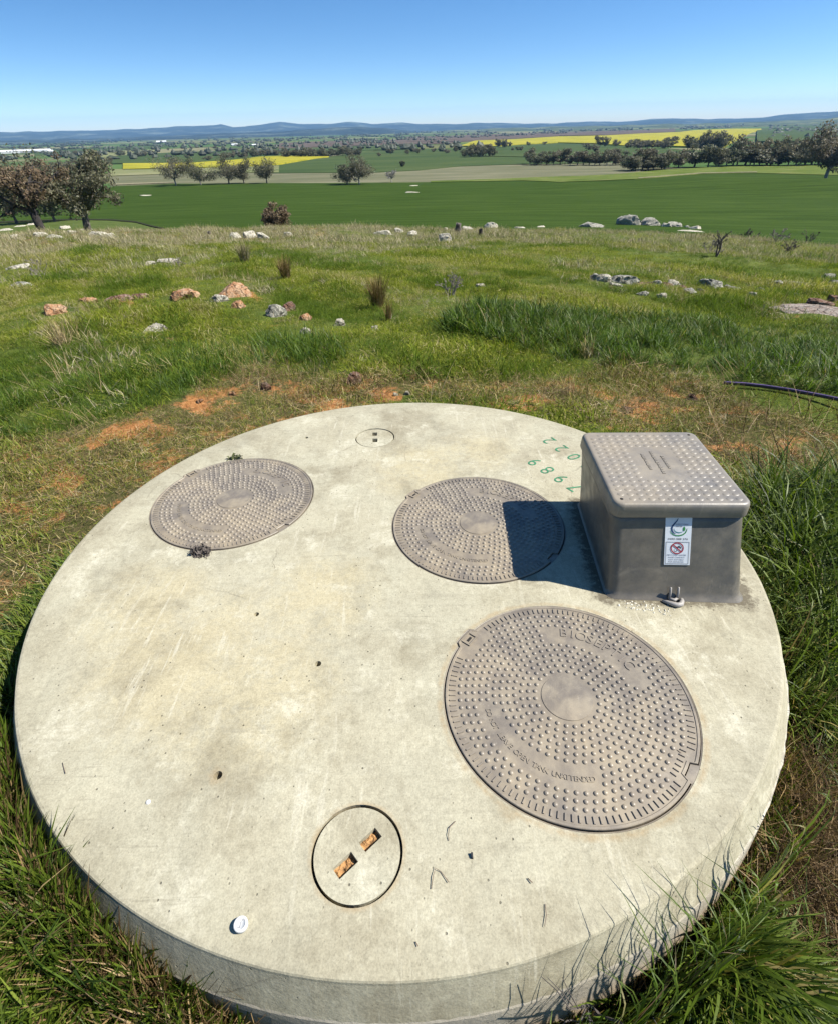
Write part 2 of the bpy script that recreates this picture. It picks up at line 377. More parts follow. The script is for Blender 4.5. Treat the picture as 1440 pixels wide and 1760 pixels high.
SOIL = [(95, 832, 46, 13), (130, 850, 30, 10), (30, 800, 40, 12), (215, 752, 34, 10), (262, 738, 16, 6), (20, 870, 40, 20), (418, 664, 30, 9), (405, 690, 22, 8), (395, 718, 26, 8), (335, 712, 28, 8), (497, 690, 36, 14), (655, 672, 75, 24), (720, 690, 60, 12), (640, 655, 40, 10), (560, 700, 50, 14), (1090, 690, 70, 16), (960, 690, 90, 10), (880, 700, 60, 10), (1225, 770, 26, 8), (1350, 768, 30, 10), (110, 905, 36, 14), (1340, 760, 60, 14), (1160, 672, 20, 8),
        (1400, 540, 75, 14), (1330, 532, 24, 8), (1150, 484, 60, 6), (410, 512, 50, 12), (220, 522, 70, 12), (100, 540, 30, 14), (130, 400, 60, 6), (60, 398, 30, 6), (470, 560, 20, 6), (1280, 1490, 30, 60)]
def nz(x, y, s, o=0.0):
    return np.sin(x*s+o)*np.sin(y*s*1.13+o*2)+.6*np.sin(x*s*2.3+y*s*1.1+o)+.4*np.sin(y*s*3.7-x*s*2.9+o*3)
def soil_field(x, y):
    z = H(x, y, False); u, v, dz = proj(np.stack([x, y, z], -1)); s = np.zeros_like(u)
    for (a, b, w, h) in SOIL: s = np.maximum(s, np.exp(-(((u-a)/w)**2+((v-b)/h)**2)*1.1))
    s[dz < .02] = 0
    s = s*np.clip(.75+.75*nz(x, y, 5.1, 1)+.55*nz(x, y, 11.3, 4), 0, 1.2)
    return s, u, v, dz

def ground_mat():
    m, nt, p, _ = mat_new('hillside_turf'); v = coords(nt)
    n1 = noise(nt, v, .45, 6, .6, .5); n2 = noise(nt, v, 3.2, 7, .7); n3 = noise(nt, v, 28, 6, .75)
    g = ramp(nt, n2, [(.28, (.032, .050, .008)), (.48, (.066, .094, .014)), (.66, (.115, .132, .028)), (.80, (.18, .165, .07))])
    g2 = ramp(nt, n1, [(.35, (.046, .078, .010)), (.6, (.095, .115, .024)), (.75, (.16, .15, .06))])
    c = mixc(nt, .5, g, g2)
    n4 = noise(nt, v, 2.1, 9, .74)
    thatch = ramp(nt, n3, [(.30, (.030, .028, .010)), (.46, (.075, .070, .022)), (.58, (.12, .088, .040)), (.72, (.22, .165, .09))])
    c = mixc(nt, mth(nt, 'MULTIPLY', attr(nt, 'dry'), ramp(nt, n2, [(.25, .55), (.6, 1)])), c, thatch)
    soil = ramp(nt, n3, [(.30, (.15, .062, .022)), (.5, (.36, .155, .052)), (.72, (.50, .27, .12))])
    sf = mth(nt, 'ADD', mth(nt, 'ADD', mth(nt, 'MULTIPLY', attr(nt, 'soil'), .68), mth(nt, 'MULTIPLY', attr(nt, 'dry'), ramp(nt, n4, [(.46, 0), (.58, .72)]))), mth(nt, 'MULTIPLY', mth(nt, 'SUBTRACT', mth(nt, 'ADD', mth(nt, 'MULTIPLY', noise(nt, v, 3, 8, .75), .6), mth(nt, 'MULTIPLY', noise(nt, v, 17, 6, .75), .4)), .5), 3.4))
    c = mixc(nt, ramp(nt, sf, [(.42, 0), (.75, .9)]), c, soil)
    nt.links.new(c, p.inputs['Base Color']); p.inputs['Roughness'].default_value = .95; p.inputs['Specular IOR Level'].default_value = .1
    h = mth(nt, 'ADD', noise(nt, v, 22, 7, .75), mth(nt, 'MULTIPLY', noise(nt, v, 5, 5, .6), 2.0))
    bump(nt, p, h, .9, .035); return m
M_TURF = ground_mat()

# polar sheet of ground from around the camera to the brow and beyond
def polar(name, d0, d1, nd, mat, fine=.35, detail=True):
    az = np.concatenate([np.arange(-180, -105, 3.0), np.arange(-105, -50, .6), np.arange(-50, 50, fine), np.arange(50, 105, .6), np.arange(105, 180, 3.0)])
    az = np.radians(az); n = len(az)
    d = np.exp(np.linspace(math.log(d0), math.log(d1), nd))
    D, A = np.meshgrid(d, az, indexing='ij'); x = D*np.sin(A); y = D*np.cos(A); z = H(x, y, detail)
    V = np.stack([x, y, z], -1).reshape(-1, 3)
    i = np.arange(nd-1)[:, None]*n; j = np.arange(n)[None]; j2 = (j+1) % n
    Q = np.stack([i+j, i+j2, i+n+j2, i+n+j], -1).reshape(-1, 4)
    if d0 < 1:      # close the middle
        pass
    me = fast_mesh(name, V, Q, True); o = link(name, me, mat); return o, V
hill, HV = polar('ground', .12, 66, 230, M_TURF)
s, u_, v_, dz_ = soil_field(HV[:, 0], HV[:, 1]); float_attr(hill.data, 'soil', s)
dry = inpoly(u_, v_, Z_DRY).astype(float); dry = np.maximum(dry, np.clip((1.50-np.hypot(HV[:, 0]+.071, HV[:, 1]-1.54))/.08, 0, 1)); dry = np.maximum(dry, inpoly(u_, v_, Z_THATCH)*.9)  # also darkens a ring of ground at the tank wall
dist_ = np.hypot(HV[:, 0], HV[:, 1]); dry = np.maximum(dry, np.clip((dist_-22)/12, 0, .6)*(np.sin(HV[:, 0]*.4)*.3+.6))
dry = np.where(np.degrees(np.arctan2(HV[:, 0], HV[:, 1])) < -8, np.maximum(dry, np.clip((dist_-14)/14, 0, .75)), dry)
float_attr(hill.data, 'dry', dry)
tag(hill, kind='structure')

def valley_mat():
    m, nt, p, _ = mat_new('valley_paddocks'); v = coords(nt, (1/520, 1/900, 1), (0, 0, .35))
    vor = N(nt, 'TexVoronoi'); vor.distance = 'CHEBYCHEV'; vor.inputs['Scale'].default_value = 1; nt.links.new(v, vor.inputs['Vector'])
    s = N(nt, 'SeparateColor'); nt.links.new(vor.outputs['Color'], s.inputs[0])
    c = ramp(nt, s.outputs[0], [(0, (.045, .10, .030)), (.22, (.060, .12, .035)), (.40, (.12, .12, .055)), (.55, (.075, .060, .045)), (.66, (.045, .09, .030)), (.80, (.20, .18, .11)), (.93, (.05, .10, .03))], 'CONSTANT')
    w = noise(nt, coords(nt, (1, .5, 1)), .004, 7, .7, .5)
    c = mixc(nt, ramp(nt, w, [(.53, 0), (.58, .75)]), c, (.035, .040, .025))
    c = mixc(nt, .35, c, ramp(nt, noise(nt, coords(nt), .03, 6, .6), [(.3, (.05, .08, .03)), (.7, (.12, .13, .06))]))
    nt.links.new(c, p.inputs['Base Color']); p.inputs['Roughness'].default_value = 1; p.inputs['Specular IOR Level'].default_value = 0
    return m
valley, VV = polar('valley_floor', 65.5, 17500, 170, valley_mat(), .5, False)
tag(valley, kind='structure')

# ------------------------------------------------------------------ fields: strips laid on the valley between two outlines
def field_mat(name, stops, scale=.06, stretch=(1, 1, 1), rot=0, fine=2.0, bstr=.4):
    m, nt, p, _ = mat_new(name); v = coords(nt, stretch, (0, 0, rot))
    a = noise(nt, v, scale, 6, .6, .3); b = noise(nt, coords(nt), fine, 5, .7)
    f = mth(nt, 'ADD', mth(nt, 'MULTIPLY', a, .7), mth(nt, 'MULTIPLY', b, .3))
    nt.links.new(ramp(nt, f, stops), p.inputs['Base Color']); p.inputs['Roughness'].default_value = 1; p.inputs['Specular IOR Level'].default_value = .05
    bump(nt, p, b, bstr, .15); return m
M_CROP = field_mat('young_wheat', [(.38, (.019, .038, .003)), (.5, (.027, .050, .005)), (.60, (.042, .068, .010))], .045, (1, 9, 1), .1)
M_RIDGE = field_mat('ridge_grass_material', [(.34, (.055, .082, .014)), (.5, (.085, .112, .022)), (.66, (.135, .140, .048))], .09)
M_LEDGE = field_mat('ledge_grass', [(.34, (.046, .068, .014)), (.5, (.062, .086, .020)), (.66, (.10, .115, .04))], .4, fine=3.0)
M_SHADOWLINE = field_mat('ditch_soil', [(.34, (.02, .022, .012)), (.66, (.035, .035, .02))], .4)  # dark colour painted for the shadow line of the ledge
M_FALLOW = field_mat('fallow_soil', [(.36, (.080, .086, .045)), (.5, (.115, .114, .066)), (.64, (.155, .148, .092))], .02, (1, 3, 1), .2)
M_PAST = field_mat('mid_pasture', [(.36, (.032, .054, .018)), (.5, (.043, .066, .021)), (.66, (.064, .083, .029))], .01, (1, 2, 1), .2)
M_CANOLA = field_mat('canola_bloom', [(.38, (.10, .115, .016)), (.46, (.22, .205, .018)), (.58, (.31, .275, .03))], .02, (1, 3, 1), .3)
M_BROWN = field_mat('ploughed_soil', [(.36, (.065, .048, .040)), (.5, (.085, .065, .050)), (.66, (.11, .085, .065))], .01)
M_TRACK = field_mat('pale_track', [(.36, (.13, .12, .065)), (.6, (.21, .19, .12))], .5)
M_OLIVE = field_mat('olive_paddock', [(.36, (.095, .115, .045)), (.5, (.14, .15, .065)), (.66, (.20, .19, .10))], .012, (1, 2.5, 1), .1)

def strip(name, bottom, top, mat, lift=.25, rows=14, step=6, dmin=58):
    """bottom/top: pixel outlines [(u,v)..] or ('d', metres); a raised sheet with a cut front edge"""
    us = [p[0] for p in top]; u0, u1 = min(us), max(us); cols = max(3, int((u1-u0)/step)+1)
    V = []; 
    for u in np.linspace(u0, u1, cols):
        vt = np.interp(u, [p[0] for p in top], [p[1] for p in top])
        X1 = ground(u, vt, dmin); d1 = math.hypot(X1[0], X1[1])
        if bottom[0] == 'd': d0 = bottom[1]; 
        else:
            vb = np.interp(u, [p[0] for p in bottom], [p[1] for p in bottom]); vb = max(vb, vt+.05)
            X0 = ground(u, vb, dmin); d0 = math.hypot(X0[0], X0[1])
        d0 = min(d0, d1*.999)
        x0, y0, _ = at_distance(u, d0)
        V.append((x0, y0, float(H(x0, y0, False))-.6))
        for k in range(rows):
            t = k/(rows-1); d = math.exp(math.log(d0)*(1-t)+math.log(d1)*t)
            x = x0+(X1[0]-x0)*((d-d0)/(d1-d0)); y = y0+(X1[1]-y0)*((d-d0)/(d1-d0))
            V.append((x, y, float(H(x, y, False))+lift))
        V.append((X1[0], X1[1], float(H(X1[0], X1[1], False))-.6))
    n = rows+2; Q = [(i*n+k, (i+1)*n+k, (i+1)*n+k+1, i*n+k+1) for i in range(cols-1) for k in range(n-1)]
    o = link(name, fast_mesh(name, np.array(V), np.array(Q), False), mat); tag(o, kind='structure'); return o

crop_top = [(-120, 372), (0, 362), (100, 342), (200, 320), (300, 316), (480, 315), (560, 315), (700, 314), (760, 313), (900, 310), (960, 313), (1040, 311), (1090, 308), (1200, 299), (1300, 297), (1440, 301), (1560, 306)]
strip('crop_field', ('d', 62), crop_top, M_CROP, .22, 40, 5)
strip('ridge_grass', [(740, 314), (900, 311), (960, 314), (1090, 309), (1200, 300), (1300, 298), (1440, 302), (1560, 307)],
      [(740, 312), (860, 308), (930, 305), (1000, 303), (1060, 300), (1100, 296), (1160, 291), (1250, 287), (1440, 282), (1560, 281)], M_RIDGE, .4, 12)
strip('fallow_field', [(190, 320), (300, 316), (560, 315), (760, 313), (900, 308), (1000, 303), (1100, 297)],
      [(190, 302), (330, 297), (480, 297), (640, 296), (720, 292), (790, 285), (880, 282), (960, 281), (1040, 279), (1100, 281)], M_FALLOW, .15)
strip('olive_paddock', [(190, 303), (330, 298), (480, 297)], [(190, 291), (330, 290), (480, 285)], M_OLIVE, .5)
strip('pasture', [(400, 297), (480, 298), (640, 297), (720, 293), (790, 286), (880, 283), (960, 282), (1040, 280)],
      [(400, 288), (480, 284), (560, 270), (620, 262), (700, 257), (800, 254), (900, 254), (1040, 256)], M_PAST, .4)
strip('pasture', [(800, 268), (960, 272), (1100, 276), (1240, 270)], [(800, 253), (860, 251), (960, 246), (1080, 252), (1240, 262)], M_PAST, .8)
strip('canola_field', [(212, 292), (330, 290), (400, 287), (480, 283), (540, 273), (566, 270.5)], [(212, 282), (330, 281), (400, 276), (450, 270), (480, 269), (566, 268.5)], M_CANOLA, 1.1)
strip('canola_field', [(793, 251.5), (830, 252.5), (860, 252), (880, 249.5), (960, 245.5), (1020, 247), (1080, 252), (1150, 252), (1240, 256), (1262, 243), (1290, 228), (1308, 224)],
      [(793, 250.5), (815, 242), (857, 240.5), (880, 240), (960, 234.5), (1040, 233), (1100, 229.5), (1167, 227), (1193, 223.5), (1260, 221), (1308, 221)], M_CANOLA, 1.6, 14, 4)
strip('ploughed_field', [(700, 243), (780, 244), (860, 239.5), (960, 233.5), (1040, 232), (1160, 226)], [(700, 235), (780, 233), (860, 230), (960, 227), (1040, 225), (1160, 221)], M_BROWN, 1.8)
strip('ploughed_field', [(480, 255), (560, 252), (680, 248), (780, 247)], [(480, 246), (560, 243), (680, 240), (780, 240)], M_BROWN, 1.2)
strip('pasture', [(190, 282), (330, 280), (400, 275), (480, 268)], [(190, 268), (300, 262), (400, 258), (480, 255)], M_PAST, .9)
strip('olive_paddock', [(150, 274), (215, 267), (270, 263)], [(150, 266), (215, 260), (270, 258)], M_OLIVE, 1.1)
strip('pasture', [(480, 270), (560, 262), (640, 258), (720, 256)], [(480, 256), (560, 253), (640, 250), (720, 249)], M_PAST, .9)
strip('pasture', [(1300, 246), (1380, 246), (1560, 242)], [(1300, 225), (1380, 214), (1560, 204)], M_PAST, 3.0)
strip('pasture', [(60, 268), (160, 262), (300, 252)], [(60, 259), (160, 254), (300, 247)], M_PAST, 1.6)
strip('farm_track', [(1096, 308.2), (1200, 299.6), (1300, 297.4)], [(1096, 307.3), (1200, 298.6), (1300, 296.4)], M_TRACK, .6, 3)
strip('farm_track', [(190, 319), (270, 316), (300, 315)], [(190, 316.5), (270, 314), (300, 314)], M_TRACK, .5, 3)
# grassy ledge before the crop on the left, its shadow line painted dark behind
ledge = [(-120, 386), (0, 386), (60, 383), (140, 381), (190, 382), (235, 386), (262, 394), (292, 402)]
strip('grass_ledge', ('d', 60), ledge, M_LEDGE, .5, 12, 6)
strip('shadow_line', [(-120, 387.2), (0, 387.2), (60, 384.2), (140, 382), (190, 383), (235, 387.2), (262, 395.4), (284, 401)], [(-120, 385), (0, 385), (60, 382.4), (140, 380.4), (190, 381), (235, 385), (262, 393), (284, 399)], M_SHADOWLINE, .62, 3, 6)
strip('olive_paddock', [(-120, 384), (0, 364), (60, 352)], [(-120, 350), (0, 332), (60, 326)], M_OLIVE, .35, 12, 6)

# ------------------------------------------------------------------ hills
def hill_mat(name, a, b, c3):
    m, nt, p, _ = mat_new(name); v = coords(nt)
    c = ramp(nt, noise(nt, v, .0016, 10, .72, .3), [(.38, a), (.54, b), (.63, c3)])
    c = mixc(nt, 1.0, c, ramp(nt, noise(nt, v, .012, 6, .8), [(.35, .55), (.62, 1.35)]), 'MULTIPLY')
    nt.links.new(c, p.inputs['Base Color']); p.inputs['Roughness'].default_value = 1; p.inputs['Specular IOR Level'].default_value = 0
    return m
def hills(name, sky_line, d_foot, d_crest, mat, rows=16, step=4, ns=.02):
    u0, u1 = sky_line[0][0], sky_line[-1][0]; cols = int((u1-u0)/step)+1; V = []
    for u in np.linspace(u0, u1, cols):
        vv = np.interp(u, [p[0] for p in sky_line], [p[1] for p in sky_line])
        r = rays(u, vv); h = math.hypot(r[0], r[1]); ex, ey, ez = r[0]/h, r[1]/h, r[2]/h
        zc = CAM_Z + ez*d_crest; zc += mnoise.noise(Vector((u*.03, d_crest*.01, 0)))*d_crest*.0012
        for k in range(rows):
            t = k/(rows-1); d = d_foot+(d_crest-d_foot)*t; x, y = ex*d, ey*d; zf = float(H(x, y, False))-4
            prof = t*t*(3-2*t)
            nz = mnoise.fractal(Vector((x*.0006, y*.0006, 3)), .9, 2.2, 5)*(zc-zf)*.28*math.sin(math.pi*t)
            V.append((x, y, zf+(zc-zf)*prof+nz))
        V.append((ex*d_crest*1.12, ey*d_crest*1.12, -90))
    n = rows+1; Q = [(i*n+k, (i+1)*n+k, (i+1)*n+k+1, i*n+k+1) for i in range(cols-1) for k in range(n-1)]
    o = link(name, fast_mesh(name, np.array(V), np.array(Q), True), mat); tag(o, kind='structure'); return o
MH = hill_mat('wooded_hills', (.010, .018, .022), (.026, .036, .034), (.10, .12, .10))
MH2 = hill_mat('farmed_hills', (.028, .04, .02), (.07, .085, .04), (.19, .19, .10))
hills('hills', [(-300, 236), (-60, 230), (0, 227), (60, 226), (100, 224), (170, 223.5), (240, 221), (300, 216.5), (320, 215.5), (350, 216.5), (380, 213), (400, 218), (420, 217), (445, 213.5), (480, 209), (520, 212), (560, 213), (605, 208.5), (640, 212.5), (690, 210), (740, 213), (800, 212), (850, 210), (900, 212), (960, 210.5), (1020, 208), (1060, 209), (1140, 203), (1200, 203.5), (1290, 203), (1350, 196), (1400, 192.5), (1440, 191), (1500, 189), (1800, 185)], 9500, 14500, MH)
hills('hills', [(-300, 246), (0, 241), (100, 238), (200, 237), (300, 232), (400, 228), (500, 224), (560, 219), (600, 217.5), (660, 219), (700, 224), (760, 227)], 6000, 8600, MH)
hills('hills', [(760, 224), (880, 219), (960, 217), (1100, 214), (1140, 212), (1200, 212), (1300, 209), (1380, 205), (1440, 201), (1500, 198), (1800, 190)], 4800, 8200, MH2)

# ------------------------------------------------------------------ trees
def leaf_mat(name, cols, trans=.35, vari=.35):
    m, nt, p, out = mat_new(name)
    oi = N(nt, 'ObjectInfo'); a = attr(nt, 'tint', 'Color')
    c = ramp(nt, oi.outputs['Random'], [(i/(max(1, len(cols)-1)), c) for i, c in enumerate(cols)])
    c = mixc(nt, 1.0, c, a, 'MULTIPLY')
    nt.links.new(c, p.inputs['Base Color']); p.inputs['Roughness'].default_value = .6; p.inputs['Specular IOR Level'].default_value = .3
    t = N(nt, 'BsdfTranslucent'); nt.links.new(c, t.inputs[0]); mx = N(nt, 'MixShader'); mx.inputs[0].default_value = trans
    nt.links.new(p.outputs[0], mx.inputs[1]); nt.links.new(t.outputs[0], mx.inputs[2]); nt.links.new(mx.outputs[0], out.inputs[0])
    return m
M_GUM = leaf_mat('gum_foliage', [(.125, .122, .070), (.142, .128, .080), (.115, .118, .062), (.148, .132, .084)])
M_RUST = leaf_mat('rusty_foliage', [(.165, .122, .072), (.18, .130, .078)])
M_GREENT = leaf_mat('green_tree_foliage', [(.085, .095, .050), (.10, .105, .055), (.09, .09, .055)])
M_BARK = simple('grey_bark', (.11, .095, .08), .95, .5, 3, .8, 8, .05)
M_BARKD = simple('charred_bark', (.028, .024, .022), .95, .5, 3, .8, 8, .05)
M_BARKP = simple('pale_gum_bark', (.30, .27, .23), .9, .4, 2, .6, 6, .04)

def leaf_cloud(centers, radii, n, size, rg, flatz=.75, tint=(.55, 1.35), tri=False):
    """n small leaf sprays spread over the shells of clumps -> verts, quads, tint"""
    centers = np.asarray(centers); radii = np.asarray(radii); w = radii**2; w = w/w.sum()
    k = rg.choice(len(centers), n, p=w); dirs = rg.normal(size=(n, 3)); dirs /= np.linalg.norm(dirs, axis=1)[:, None]
    rad = radii[k]*(rg.random(n)**.45); dirs2 = dirs.copy(); dirs2[:, 2] *= flatz
    c = centers[k]+dirs2*rad[:, None]
    nrm = dirs+rg.normal(size=(n, 3))*.7; nrm /= np.linalg.norm(nrm, axis=1)[:, None]
    t = np.cross(nrm, rg.normal(size=(n, 3))); t /= np.linalg.norm(t, axis=1)[:, None]+1e-9; b = np.cross(nrm, t)
    s = size*rg.uniform(.6, 1.4, n)[:, None]
    if tri:
        V = np.stack([c-t*s, c+t*s*.8+b*s*.5, c-b*s*.9+t*s*.2], 1).reshape(-1, 3); Q = np.arange(n*3).reshape(-1, 3); m = 3
    else:
        V = np.stack([c-t*s, c+b*s*.55, c+t*s, c-b*s*.55], 1).reshape(-1, 3); Q = np.arange(n*4).reshape(-1, 4); m = 4
    ct = rg.uniform(tint[0]+.15, tint[1]-.15, len(centers))[k]*rg.uniform(.75, 1.25, n)
    tc = np.repeat(np.stack([ct, ct*rg.uniform(.94, 1.06, n), ct*rg.uniform(.85, 1.15, n)], -1), m, 0)
    return V, Q, tc
def branchy(height, spread, rg, trunk_r, fork=.35, nl=6, depth=3, lean=.0, arms=None):
    """skeleton of a spreading gum: tubes and the tips of its limbs"""
    T = Tubes(); tips = []
    top = np.array([lean*height*.3, 0, height*fork])
    P = np.array([[0, 0, -.4], [lean*height*.08, .02*height, height*fork*.5], top]); T.add(P, [trunk_r*1.25, trunk_r, trunk_r*.85], 9)
    def grow(p, d, L, r, lev):
        mid = p+d*L*.5+rg.normal(size=3)*L*.08; e = p+d*L+rg.normal(size=3)*L*.06; e[2] += L*.06
        T.add([p, mid, e], [r, r*.75, r*.5], 6 if lev < 2 else 4)
        if lev >= depth: tips.append((e, L)); return
        if lev >= 1: tips.append((mid, L*.8))
        for q in range(rg.integers(2, 4)):
            dd = d+rg.normal(size=3)*.55; dd[2] = dd[2]*.8+.12; dd /= np.linalg.norm(dd); grow(e if q else mid, dd, L*rg.uniform(.55, .8), r*.5, lev+1)
    for i in range(nl):
        a = i*2*np.pi/nl+rg.uniform(-.4, .4); el = rg.uniform(.35, 1.15)
        d = np.array([math.cos(a)*math.cos(el)*spread, math.sin(a)*math.cos(el)*spread, math.sin(el)*1.0]); d /= np.linalg.norm(d)
        st = top*(rg.uniform(.75, 1.0)) if i else top
        grow(st, d, height*rg.uniform(.26, .36), trunk_r*.55, 1)
    return T, tips
def make_tree(name, height, width, rg, leafmat, bark, trunk_r, leaves=2500, leafsz=.22, clump=.16, fork=.33, nl=6, depth=3, tri=False, lean=0, cull=None, low=.0):
    T, tips = branchy(height, 1.0, rg, trunk_r, fork, nl, depth, lean)
    pts = np.array([t[0] for t in tips])
    allv = np.concatenate(T.V); offx = .5*(pts[:, 0].max()+pts[:, 0].min())-lean*height*.1; offy = .5*(pts[:, 1].max()+pts[:, 1].min()); fz_ = np.clip(allv[:, 2]/pts[:, 2].max(), 0, 1); allv[:, 0] -= offx*fz_; allv[:, 1] -= offy*fz_; fz_ = np.clip(pts[:, 2]/pts[:, 2].max(), 0, 1); pts[:, 0] -= offx*fz_; pts[:, 1] -= offy*fz_
    # fit the limbs to the wanted height and width
    ext = max(1e-3, np.abs(pts[:, :2]).max()); sx = (width*.5*.82)/ext; sz = (height*.88)/pts[:, 2].max()
    f = np.clip(allv[:, 2]/(height*.3), 0, 1)[:, None]
    allv2 = allv.copy(); allv2[:, :2] = allv[:, :2]*(1+(sx-1)*f); allv2[:, 2] *= np.where(allv[:, 2] > 0, sz, 1)
    pts2 = pts.copy(); g = np.clip(pts[:, 2]/(height*.3), 0, 1)[:, None]; pts2[:, :2] = pts[:, :2]*(1+(sx-1)*g); pts2[:, 2] *= sz
    T.V = [allv2]
    root = empty(name); tr = T.build('trunk', bark, root, True)
    rad = rg.uniform(.6, 1.25, len(pts2))*height*clump
    if cull is not None: keep = pts2[:, 2] > height*cull; pts2, rad = pts2[keep], rad[keep]
    V, Q, tc = leaf_cloud(pts2, rad, leaves, leafsz, rg, .7, tri=tri)
    V[:, 2] = np.maximum(V[:, 2], height*.12+low)
    me = fast_mesh('crown', V, Q, False); color_attr(me, 'tint', tc); link('crown', me, leafmat, root)
    return root
def copy_tree(src, loc, sc, rz, keep=None):
    c = src.copy(); COL.objects.link(c); c.location = loc; c.scale = (sc[0], sc[1], sc[2]) if hasattr(sc, '__len__') else (sc, sc, sc); c.rotation_euler = (0, 0, rz)
    for ch in [o for o in KIDS[src.name]]:
        d = ch.copy(); COL.objects.link(d); d.parent = c
    return c
KIDS = {}
def px_size(u, v, h, w, d=None, dmin=60, sink=.15):
    p = at_distance(u, d) if d else ground(u, v, dmin)
    _, _, dz = proj(p); k = float(dz)/FPX
    return p, h*k*1.05, w*k, float(dz)

rg = np.random.default_rng(11)
def big_tree(label, u, v, h, w, d, **kw):
    p, hh, ww, dz = px_size(u, v, h, w, d); _u, pv, _z = proj(p); hh = (float(pv)-(v-h))*dz/FPX*1.03
    t = make_tree(kw.pop('name', 'gum_tree'), hh, ww, kw.pop('rg', rg), **kw); t.location = (p[0], p[1], p[2]-.1); tag(t, label, 'tree', kw.get('group'))
    KIDS[t.name] = [o for o in t.children]; return t
big_tree('rusty brown sparse gum tree with a charred trunk, standing left of the denser grey gum', 82, 393, 112, 165, 66, leafmat=M_RUST, bark=M_BARKD, trunk_r=.42, leaves=6200, leafsz=.10, clump=.080, fork=.40, nl=8, cull=.36, depth=3, rg=np.random.default_rng(4))
big_tree('dense grey-brown spreading gum tree right of the rusty tree, leaning pale trunk', 154, 386, 108, 165, 72, leafmat=M_GUM, bark=M_BARK, trunk_r=.42, leaves=9500, leafsz=.14, clump=.110, fork=.42, nl=9, depth=3, lean=.15, cull=.36, rg=np.random.default_rng(21))
big_tree('tall dark tree at the left frame edge, behind the rusty tree', -22, 350, 84, 70, 112, leafmat=M_GUM, bark=M_BARK, trunk_r=.4, leaves=3200, leafsz=.30, clump=.17, rg=np.random.default_rng(5))
big_tree('dark tree showing between the crowns of the rusty tree and the dense gum', 96, 322, 44, 60, 160, leafmat=M_GREENT, bark=M_BARK, trunk_r=.35, leaves=4200, leafsz=.28, clump=.22, fork=.12, rg=np.random.default_rng(6))
big_tree('grey tree low behind the rusty tree near the left edge', 30, 322, 44, 70, 165, leafmat=M_GUM, bark=M_BARK, trunk_r=.35, leaves=4200, leafsz=.28, clump=.22, fork=.12, rg=np.random.default_rng(8))
big_tree('small round rusty-leaved tree on the brow, alone in front of the green crop', 480, 402, 52, 58, 46, name='small_tree', leafmat=M_RUST, bark=M_BARK, trunk_r=.09, leaves=8000, leafsz=.075, clump=.17, fork=.20, nl=11, depth=3, rg=np.random.default_rng(23))
mid = [('pale-trunked gum, leftmost of the row across the crop edge', 303, 318, 38, 46), ('twin-stemmed gum second in the row at the crop edge', 346, 317, 36, 46),
       ('dark vase-shaped gum mid row at the crop edge', 394, 315, 42, 40), ('smaller gum just right of the vase-shaped one', 420, 314, 34, 26),
       ('narrow gum standing alone with a thin tall top at the crop edge', 459, 314, 34, 28), ('rounded gum with a bushy dark crown, left of a pair at the crop edge', 597, 316, 30, 34), ('taller leaning gum at the crop edge, taller of its pair', 618, 316, 42, 40)]
for i, (lab, u, v, h, w) in enumerate(mid):
    big_tree(lab, u, v+1, h*1.12, w*1.45, None, leafmat=M_GUM, bark=M_BARKP if i in (0, 1, 6) else M_BARK, trunk_r=.32, leaves=4200, leafsz=.27, clump=.20, fork=.20, nl=7, depth=3, rg=np.random.default_rng(30+i))
big_tree('thin grey leafless-looking tree alone on the pale fallow', 673, 314, 22, 22, None, leafmat=leaf_mat('grey_twigs', [(.20, .19, .17), (.2, .19, .17)]), bark=M_BARKP, trunk_r=.2, leaves=500, leafsz=.25, clump=.16, rg=np.random.default_rng(50))
big_tree('small green tree alone in the pasture behind the fallow', 692, 287, 10, 10, None, leafmat=M_GREENT, bark=M_BARK, trunk_r=.2, leaves=500, leafsz=.5, clump=.2, rg=np.random.default_rng(51))
big_tree('large spreading gum with pale limbs at the right edge behind the ridge', 1418, 287, 58, 130, 300, leafmat=M_GUM, bark=M_BARKP, trunk_r=.55, leaves=9000, leafsz=.42, clump=.17, nl=9, rg=np.random.default_rng(52))

# seed trees for the belts, copied many times
seeds = []
for i in range(5):
    t = make_tree('paddock_tree', 10, [10, 12, 8.5, 11, 14][i], np.random.default_rng(70+i), [M_GUM, M_GUM, M_GREENT, M_GUM, M_GUM][i], [M_BARK, M_BARKP, M_BARK, M_BARK, M_BARKP][i], .3, leaves=1500, leafsz=.48, clump=.23, fork=.18, nl=5, depth=2)
    KIDS[t.name] = [o for o in t.children]; seeds.append(t)
used = [False]*5
ORD = ['leftmost', 'second', 'third', 'fourth', 'fifth', 'sixth', 'seventh', 'eighth', 'ninth', 'tenth', 'eleventh', 'twelfth', 'thirteenth', 'fourteenth', 'fifteenth', 'sixteenth', 'seventeenth', 'eighteenth', 'nineteenth', 'twentieth', 'twenty-first', 'twenty-second', 'twenty-third', 'twenty-fourth']
def belt(pts, kind, where, group):
    pts = sorted(pts)
    for i, (u, v, h, w) in enumerate(pts):
        h *= .98; w *= 1.38
        k = int(rg.integers(0, 5)); p, hh, ww, dz = px_size(u, v, h, w); bw = [10, 12, 8.5, 11, 14][k]
        s = (ww/bw, ww/bw, hh/10)
        if used[k]: t = copy_tree(seeds[k], p, s, rg.uniform(0, 6.28))
        else: t = seeds[k]; used[k] = True; t.location = p; t.scale = s; t.rotation_euler = (0, 0, rg.uniform(0, 6.28))
        pos = 'leftmost' if i == 0 else 'rightmost' if i == len(pts)-1 else ORD[i]+' from the left'
        tag(t, f'{kind}, {pos} {where}', 'tree', group)
